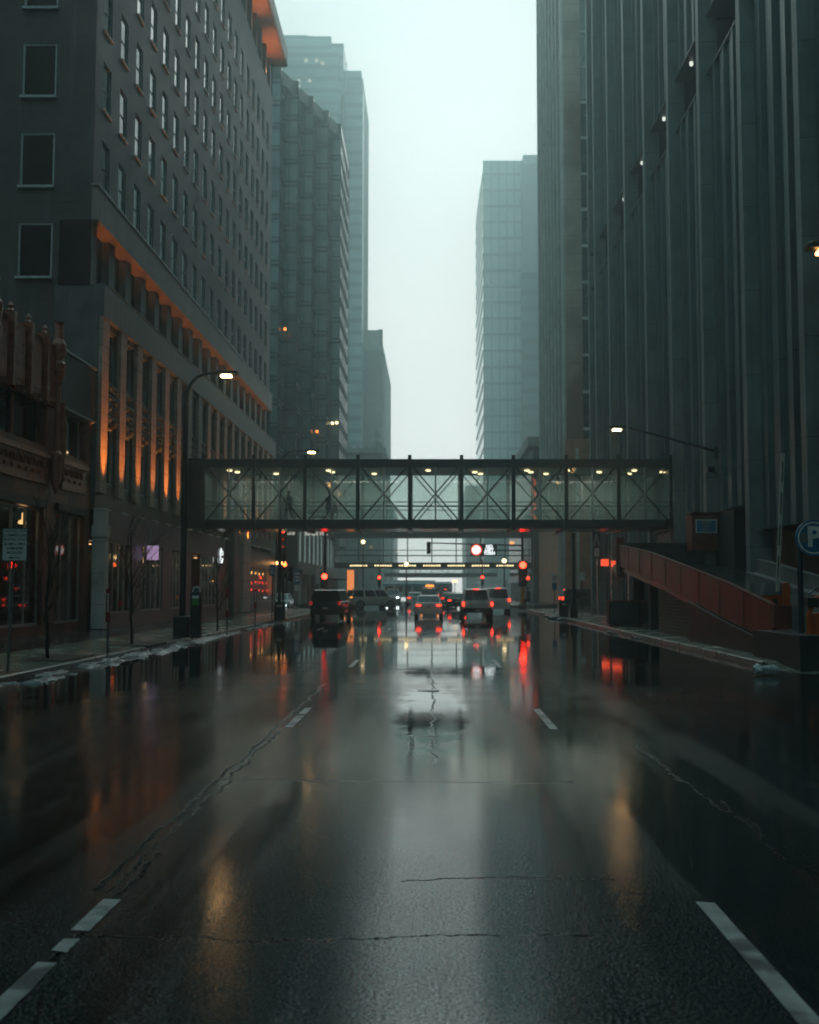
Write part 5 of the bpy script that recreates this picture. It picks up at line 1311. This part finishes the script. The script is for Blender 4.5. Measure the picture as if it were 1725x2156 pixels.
def car(kind, label, cat, x, y, rz, mat, lights='tail', group=None, lit=None, name=None, on=True):
    """rear at local y=0, front towards +y"""
    s = SPECS[kind]; L, W, H, gc, belt = s['L'], s['W']/2, s['H'], s['gc'], s['belt']
    e = empty(name or cat.replace(' ','_'), (x,y,0), rz, label, cat, group)
    t = s['tail']
    sts = [(0,W*.86,gc+.16,t*.80,t*.88),(.05,W*.93,gc+.06,t*.88,t*.97),(.25,W*.985,gc,t*.95,t+.0),(1.1,W,gc,belt-.04,belt),(L*.6,W,gc,belt-.05,belt),(L*.76,W*.99,gc,belt-.12,belt-.04),(L*.93,W*.95,gc,s['nose']-.12,s['nose']-.04),(L-.06,W*.88,gc+.06,s['nose']-.25,s['nose']-.14),(L,W*.78,gc+.14,s['nose']-.38,s['nose']-.28)]
    if kind == 'pickup':
        sts[3] = (1.7,W,gc,belt-.04,belt)
    b = loft(sts).build('body', mat, e, smooth=False)
    c0, c1, c2, c3 = s['cab']; wb, wt = W*.92, W*.76
    cab = MB(); zr = H
    V_ = [(-wb,c0,belt-.03),(wb,c0,belt-.03),(wb,c3,belt-.06),(-wb,c3,belt-.06),(-wt,c1,zr-.05),(wt,c1,zr-.05),(wt,c2,zr-.05),(-wt,c2,zr-.05),(-wt*.9,c1+.12,zr),(wt*.9,c1+.12,zr),(wt*.9,c2-.12,zr),(-wt*.9,c2-.12,zr)]
    cab.add(V_, [(0,1,5,4),(1,2,6,5),(2,3,7,6),(3,0,4,7),(4,5,9,8),(5,6,10,9),(6,7,11,10),(7,4,8,11),(8,9,10,11)])
    cab.build('cabin', mat, e)
    def pane(name_, a, b_, c, d, ins, off):
        a, b_, c, d = map(Vector,(a,b_,c,d)); ctr = (a+b_+c+d)/4; off = Vector(off)
        q = MB(); q.quad(*[(p.lerp(ctr,ins)+off) for p in (a,b_,c,d)]); return q.build(name_, m_carg, e)
    pane('rear_window', V_[0],V_[1],V_[5],V_[4], .13,(0,-.012,.006)); pane('windscreen', V_[2],V_[3],V_[7],V_[6], .12,(0,.012,.006))
    for sx, (i0,i1,i2,i3) in ((1,(1,2,6,5)),(-1,(3,0,4,7))):
        A0,A1,A2,A3 = [Vector(V_[k]) for k in (i0,i1,i2,i3)]
        nseg = 3 if kind in ('suv','van') else 2
        for k in range(nseg):
            f0, f1 = k/nseg, (k+1)/nseg
            p0, p1, p2, p3 = A0.lerp(A1,f0), A0.lerp(A1,f1), A3.lerp(A2,f1), A3.lerp(A2,f0)
            pane('side_window', p0,p1,p2,p3, .13,(sx*.012,0,.004))
    r = s['wr']
    for yy in (L*.19, L*.81):
        for sx in (-1,1):
            q = MB(); q.lathe([(r*1.18,0),(r*1.18,sx*.012)],(sx*(W-.005),yy,r*1.0),20,'x'); q.build('wheel_arch', m_plast, e)
            wheel(e, sx*(W-.095), yy, r, r)
    rb = MB(); rb.bbox(-W*.93,W*.93,-.09,.06,gc+.02,gc+.30,.03); rb.build('rear_bumper', m_plast if kind in('suv','pickup') else mat, e)
    fb = MB(); fb.bbox(-W*.85,W*.85,L-.06,L+.05,gc+.06,gc+.32,.03); fb.build('front_bumper', m_plast, e)
    q = MB(); q.box(-.16,.16,-.05,-.035,t*.70-.08,t*.70+.06) if kind == 'sedan' else q.box(-.16,.16,-.03,-.01,t*.62-.08,t*.62+.07); 
    if kind == 'pickup': q = MB(); q.box(-.16,.16,-.11,-.095,gc+.08,gc+.22)
    q.build('number_plate', m_plate, e)
    for sx in (-1,1):
        q = MB(); zt_ = t*.80
        if kind == 'sedan': q.box(sx*W*.56,sx*W*.9,-.035,.05,zt_-.04,zt_+.06)
        elif kind == 'pickup': q.box(sx*W*.86,sx*W*.985,-.03,.1,zt_-.12,zt_+.13)
        else: q.box(sx*W*.80,sx*W*.97,-.03,.12,zt_-.02,zt_+.22)
        q.build('tail_light', (lit or m_redt) if on else m_redd, e)
        if on and lit is None: q = MB()
        q = MB(); q.box(sx*W*.55,sx*W*.86,L-.10,L+.012,s['nose']-.42,s['nose']-.27); q.build('headlight', m_whitel if lights == 'head' else m_plate, e)
        q = MB(); q.bbox(sx*(W+.02),sx*(W+.2),c3-.35,c3-.22,belt,belt+.16,.02) if sx > 0 else q.bbox(-(W+.2),-(W+.02),c3-.35,c3-.22,belt,belt+.16,.02); q.build('mirror', mat, e)
    if on: q = MB(); q.box(-.18,.18,c1-.03,c1+.04,zr-.06,zr-.02) if kind != 'sedan' else q.box(-.14,.14,c0+.35,c0+.42,belt+.22,belt+.26); q.build('brake_light', lit or m_redt, e)
    q = MB()
    if kind in ('suv','van'):
        for sx in (-1,1): q.tube([(sx*wt*.85,c1+.25,zr+.05),(sx*wt*.85,c2-.25,zr+.05)], .02, 6)
        q.build('roof_rail', m_alu, e)
    if kind == 'pickup':
        q.box(-W*.94,W*.94,.03,.10,t-.55,t+.02); q.build('tailgate', mat, e)
        bed = MB(); bed.box(-W*.80,W*.80,.14,1.85,t+.012,t+.03); bed.build('bed_cover', m_plast, e)
    return e
p_silver = paint('silver_paint',(.70,.73,.73)); p_white = paint('white_paint',(.84,.86,.85)); p_blue = paint('dark_teal_blue_paint',(.015,.06,.085)); p_black = paint('black_paint',(.012,.014,.017)); p_gold = paint('champagne_paint',(.50,.48,.42)); p_red = paint('dark_red_paint',(.12,.02,.02))
def rx(px, Y): return X_(px, Y, 1290)
car('sedan','silver sedan in the middle lane with both tail lights glowing red','car', rx(903,72),71.8, 0, p_silver, group='cars waiting in the lanes')
car('pickup','light grey pickup truck with round glowing tail lights right of the silver sedan','pickup truck', rx(1006,70),70.0, 0, p_white, group='cars waiting in the lanes')
car('suv','dark blue SUV seen from behind by the left kerb under the big red signal','car', rx(685,67),66.9, R(-4), p_blue, on=False)
car('suv','champagne SUV turning across the crossing, seen side on','car', rx(733,104),103.5, R(-66), p_gold, lit=m_amber, group='cars in the crossing')
car('van','silver minivan right of the pickup truck, its lamp lit','car', rx(1049,87),86.5, 0, p_silver, group='cars waiting in the lanes')
car('suv','black SUV waiting in the side street at right, half behind the lamp post','car', rx(1180,101),100.5, R(-88), p_black, lit=m_redt, group='cars in the crossing')
car('sedan','white sedan far ahead between the champagne SUV and the silver sedan','car', rx(874,128),128, 0, p_white, group='cars farther down the street')
car('van','dark van far ahead just above the silver sedan roof','car', rx(905,118),117, 0, p_black, group='cars farther down the street', lit=m_amber)
car('sedan','dark sedan far ahead left of the pickup truck','car', rx(962,102),101, 0, p_black, group='cars farther down the street')
car('sedan','dark red sedan in the distance between sedan and pickup','car', rx(945,122),121, 0, p_red, group='cars farther down the street')
car('suv','distant dark SUV beyond the dark red sedan','car', rx(938,146),145, 0, p_black, group='cars farther down the street')
car('suv','distant white SUV just left of the bus door','car', rx(829,150),150, R(180), p_white, 'head', group='cars farther down the street', on=False)
car('sedan','white car in the left side street half hidden by the litter bin','car', -13.2,98.5, R(180), p_white, 'head', on=False, group='cars in the crossing')
# bus crossing in the distance
yb_ = 192; xb0 = X_(806,yb_,1240); xb1 = xb0+12.2
e = empty('city_bus', ((xb0+xb1)/2,yb_,0), 0, 'long pale city bus crossing the street in the distance', 'bus'); hw = (xb1-xb0)/2
q = MB(); q.add([(-hw,-1.25,.35),(hw,-1.25,.35),(hw,1.25,.35),(-hw,1.25,.35),(-hw,-1.25,2.7),(hw,-1.25,2.7),(hw,1.25,2.7),(-hw,1.25,2.7),(-hw+.35,-1.05,3.05),(hw-.35,-1.05,3.05),(hw-.35,1.05,3.05),(-hw+.35,1.05,3.05)],
 [(0,3,2,1),(0,1,5,4),(1,2,6,5),(2,3,7,6),(3,0,4,7),(4,5,9,8),(5,6,10,9),(6,7,11,10),(7,4,8,11),(8,9,10,11)]); q.build('body', p_white, e)
q = MB(); q.box(-hw+1,hw-3,-.9,.9,3.05,3.3); q.build('roof_pod', p_white, e)
q = MB(); q.box(-hw+.01,hw-.01,-1.27,-1.252,2.45,2.65); q.build('blue_stripe', m_signb, e)
for k in range(7):
    x = -hw+.5+k*1.65
    q = MB()
    if k in (2,6): q.box(x+.1,x+1.2,-1.275,-1.255,.55,2.35); q.build('door', m_carg, e)
    else: q.box(x,x+1.45,-1.272,-1.255,1.35,2.35); q.build('side_window', m_carg, e)
for x in (-hw+2.0, hw-2.6): 
    for sy in (-1.1,1.1): q = MB(); q.lathe([(.5,-.14),(.5,.14)],(x,sy,.5),16,'y'); o = q.build('wheel', m_tyre, e); q = MB(); q.lathe([(.28,-.16),(.28,.16)],(x,sy,.5),12,'y'); q.build('rim', m_rim, o)
# warning-lamp truck bar above the far van (emergency lights) : orange light clusters in the distance
for (px,py,Y,mt,lab) in ((905,1233,119.5,m_amber,'orange warning beacon glowing above the dark van'),(958,1223,150,m_lampo,'pale orange shop lamp far down the street'),(1566-500,1222,128,m_signw,'small pale notice board on the right far sidewalk')):
    c0 = P(px,py,Y); e = empty('warning_beacon' if mt is m_amber else ('far_lamp' if mt is m_lampo else 'notice_board'), (c0.x,Y,0), 0, lab, 'beacon' if mt is m_amber else ('lamp' if mt is m_lampo else 'notice board'))
    q = MB(); q.tube([(0,.3,0),(0,.3,c0.z)], .05); q.build('stand', m_dark, e); q = MB(); q.bbox(-.45 if mt is m_amber else -.3,.45 if mt is m_amber else .3,-.1,.1,c0.z-.14,c0.z+.1,.04); q.build('lamp' if mt is not m_signw else 'board', mt, e)
# orange lit banner
c0 = P(738,1223,YC1+8)
e = empty('lit_banner', (c0.x,YC1+8,0), 0, 'glowing orange banner panel at the foot of the glass building by the champagne SUV', 'banner')
q = MB(); q.box(-.35,.4,-.05,.05,1.2,3.9); q.build('panel', m_orgb, e); q = MB(); q.box(.42,.9,-.05,.05,1.6,3.9); q.build('side_panel', m_plate, e); q = MB(); q.box(-.05,.05,.06,.12,0,3.9); q.build('stand', m_dark, e)
# far street lamps and lamp globes along the second block
for (px,py,Y,lab) in ((765,1141,138,'tiny round warm lamp left of the second skyway panes'),(856,1188,128,'slanted small lamp on a thin pole before the second skyway'),(1062,1181,124,'small warm lamp on a thin pole right of the second skyway bulbs')):
    c0 = P(px,py,Y); e = empty('post_lamp', (c0.x,Y,0), 0, lab, 'post lamp', 'small post lamps in the distance'); q = MB(); q.tube([(0,0,0),(0,0,c0.z-.2)], .08, 8); q.build('pole', m_dark, e); q = MB(); q.ball((0,0,c0.z), .26, 10); q.build('globe', m_lampw, e)

# ================================================================== people
def person(x, y, z, rz, label, pose, coat, bag=None):
    e = empty('person', (x,y,z), rz, label, 'person')
    st = pose
    J = dict(hip=(0,0,.95), waist=(0,.0,1.12), chest=(0,.03*1,1.36), neck=(0,.05,1.50), head=(0,.07,1.62), crown=(0,.06,1.74),
             hL=(-.09,0,.92), kL=(-.10,.22*st,.50), fL=(-.10,.12*st+.02,.08), tL=(-.10,.12*st+.2,.04), hR=(.09,0,.92), kR=(.10,-.04*st,.49), fR=(.10,-.36*st,.12), tR=(.10,-.36*st+.17,.05),
             sL=(-.19,.03,1.42), eL=(-.24,-.12*st,1.15), wL=(-.23,.05,.92), sR=(.19,.03,1.42), eR=(.24,.10*st,1.15), wR=(.22,.30*st,1.02))
    rad = dict(hip=.15,waist=.13,chest=.155,neck=.06,head=.10,crown=.07,hL=.10,kL=.06,fL=.045,tL=.035,hR=.10,kR=.06,fR=.045,tR=.035,sL=.075,eL=.052,wL=.032,sR=.075,eR=.052,wR=.032)
    E = [('hip','waist'),('waist','chest'),('chest','neck'),('neck','head'),('head','crown'),('hip','hL'),('hL','kL'),('kL','fL'),('fL','tL'),('hip','hR'),('hR','kR'),('kR','fR'),('fR','tR'),('chest','sL'),('sL','eL'),('eL','wL'),('chest','sR'),('sR','eR'),('eR','wR')]
    for s_, sg in (('L',-1),('R',1)):
        wv = Vector(J['w'+s_]); J['p'+s_] = tuple(wv+Vector((0,.02,-.07))); rad['p'+s_] = .03; E.append(('w'+s_,'p'+s_))
        for k in range(4):
            nm = f'g{s_}{k}'; J[nm] = tuple(wv+Vector((sg*.005,-.015+k*.018,-.16-(.01 if k in(1,2) else 0)))); rad[nm] = .009; E.append(('p'+s_,nm))
        nm = f't{s_}h'; J[nm] = tuple(wv+Vector((-sg*.01,.06,-.10))); rad[nm] = .010; E.append(('w'+s_,nm))
    names = list(J); me = bpy.data.meshes.new('body'); me.from_pydata([J[n_] for n_ in names], [(names.index(a_),names.index(b__)) for a_,b__ in E], [])
    ob = bpy.data.objects.new('body', me); COL.objects.link(ob)
    sk = ob.modifiers.new('s','SKIN'); sk.use_smooth_shade = True; ob.modifiers.new('d','SUBSURF').levels = 1
    for i, n_ in enumerate(names): me.skin_vertices[0].data[i].radius = (rad[n_],rad[n_]*(.8 if n_ in('chest','waist','hip') else 1)); me.skin_vertices[0].data[i].use_root = (n_=='hip')
    dg = bpy.context.evaluated_depsgraph_get(); m2 = bpy.data.meshes.new_from_object(ob.evaluated_get(dg)); bpy.data.objects.remove(ob)
    m2.materials.clear(); m2.materials.append(m_skin); m2.materials.append(coat)
    for p in m2.polygons:
        c = p.center; p.material_index = 0 if (c.z > 1.53 or (abs(c.x) > .19 and c.z < .93)) else 1
    o = bpy.data.objects.new('body', m2); COL.objects.link(o); o.parent = e
    q = MB(); q.lathe([(.155,1.46),(.20,1.40),(.20,1.2),(.175,1.05),(.20,.88),(.23,.72)],(0,.01,0),14); q.build('coat', coat, e, smooth=True)
    q = MB(); q.ball((0,.045,1.70), .115, 12, .9); q.build('hair', m_hair, e, smooth=True)
    if bag:
        q = MB(); q.bbox(.18,.34,.1,.5,.55,.86,.04); q.tube([(.26,.15,.86),(.25,.28,.98),(.26,.42,.86)], .012, 6); o = q.build('bag', bag, e)
    return e
zf = zb0+.30
person(X_(611,YS0+1,1060),YS0+.75,zf,R(90),'person in dark clothes walking along the skyway floor, the left one',1.0,m_coatd)
person(X_(694,YS0+1,1060),YS0+.75,zf,R(-80),'person in dark clothes with a white bag walking in the skyway, the right one',1.15,m_coatd,m_bag)
person(X_(1112,91.2,1280),91.0,.2,R(60),'pedestrian in a dark coat with a bag at the right corner beside the amber pole',1.0,m_coatd,m_darktr)

# ================================================================== haze
hz_ = MB(); hz_.box(-150,150,-60,YEND+10,-1.2,215)
hm = bpy.data.materials.new('haze'); N, L = nt(hm); N.clear(); out = N.new('ShaderNodeOutputMaterial')
pv = N.new('ShaderNodeVolumePrincipled'); pv.inputs['Color'].default_value = (.74,.96,.955,1); pv.inputs['Density'].default_value = .0019; pv.inputs['Anisotropy'].default_value = .8
L.new(pv.outputs[0], out.inputs['Volume'])
ho = hz_.build('haze', hm); ho['kind'] = 'stuff'; ho['label'] = 'pale drizzly haze filling the street'; ho['category'] = 'haze'

# ================================================================== world, sun, camera
w = bpy.data.worlds.new('World'); scene.world = w; w.use_nodes = True; N, L = w.node_tree.nodes, w.node_tree.links; N.clear()
out = N.new('ShaderNodeOutputWorld'); SUN_EL = R(38)
sky = N.new('ShaderNodeTexSky'); sky.sky_type = 'NISHITA'; sky.sun_disc = False; sky.sun_elevation = SUN_EL; sky.sun_rotation = 0
bg1 = N.new('ShaderNodeBackground'); bg1.inputs[1].default_value = .05; L.new(sky.outputs[0], bg1.inputs[0])
tc = N.new('ShaderNodeTexCoord'); sep = N.new('ShaderNodeSeparateXYZ'); L.new(tc.outputs['Generated'], sep.inputs[0])
# thick cloud, brightest down the street around the hidden sun
dn = N.new('ShaderNodeVectorMath'); dn.operation = 'DOT_PRODUCT'; L.new(tc.outputs['Generated'], dn.inputs[0]); dn.inputs[1].default_value = Vector((.10,math.cos(R(7)),math.sin(R(7)))).normalized()
glow = ramp_n(N, L, dn.outputs['Value'], (.60,.99,0,1))
cn = noise_n(N, L, tc.outputs['Generated'], 3.5, 3, .5)
glow = math_n(N, L, 'ADD', math_n(N, L, 'MULTIPLY', glow, .84), math_n(N, L, 'MULTIPLY', ramp_n(N, L, dn.outputs['Value'], (.90,1.0,0,1)), .58))
glow = math_n(N, L, 'MULTIPLY', glow, math_n(N, L, 'ADD', math_n(N, L, 'MULTIPLY', cn, .3), .85))
dome = mixc(N, L, ramp_n(N, L, sep.outputs[2], (-.22,.50,0,1)), (.010,.052,.064), (.38,.63,.66))
colr = mixc_x(N, L, glow, dome, (1.36,1.42,1.385))
bg2 = N.new('ShaderNodeBackground'); bg2.inputs[1].default_value = 1.0; L.new(colr, bg2.inputs[0])
mx = N.new('ShaderNodeMixShader'); mx.inputs[0].default_value = .93; L.new(bg1.outputs[0], mx.inputs[1]); L.new(bg2.outputs[0], mx.inputs[2]); L.new(mx.outputs[0], out.inputs[0])
sd = bpy.data.lights.new('Sun', 'SUN'); sd.energy = .5; sd.angle = R(35); sd.color = (.97,1,.96)
so = bpy.data.objects.new('Sun', sd); COL.objects.link(so); so.rotation_euler = (Vector((0,-math.cos(SUN_EL),-math.sin(SUN_EL)))).to_track_quat('-Z','Y').to_euler()

cam = bpy.data.cameras.new('Camera'); co = bpy.data.objects.new('Camera', cam); COL.objects.link(co)
co.location = (0,0,CAMZ); co.rotation_euler = (R(90)+PITCH, 0, 0)
cam.sensor_fit = 'VERTICAL'; cam.sensor_height = 36; cam.sensor_width = 36; cam.lens = F/2156*36
cam.shift_x = -(CXV-862.5)/2156; cam.clip_start = .1; cam.clip_end = 2000
cam.dof.use_dof = True; cam.dof.focus_distance = 13; cam.dof.aperture_fstop = 1.9
scene.camera = co
scene.view_settings.view_transform = 'Standard'; scene.view_settings.look = 'None'; scene.view_settings.exposure = -.22; scene.view_settings.gamma = 1
cy = scene.cycles if hasattr(scene,'cycles') else None
scene.render.engine = 'CYCLES'; cy = scene.cycles
cy.use_denoising = True; cy.denoiser = 'OPENIMAGEDENOISE'; cy.use_adaptive_sampling = True; cy.adaptive_threshold = .03
cy.max_bounces = 6; cy.diffuse_bounces = 3; cy.glossy_bounces = 4; cy.transmission_bounces = 4; cy.transparent_max_bounces = 12; cy.volume_bounces = 1
cy.sample_clamp_indirect = 4; cy.sample_clamp_direct = 0; cy.blur_glossy = .02; cy.use_light_tree = True
cy.caustics_reflective = False; cy.caustics_refractive = False
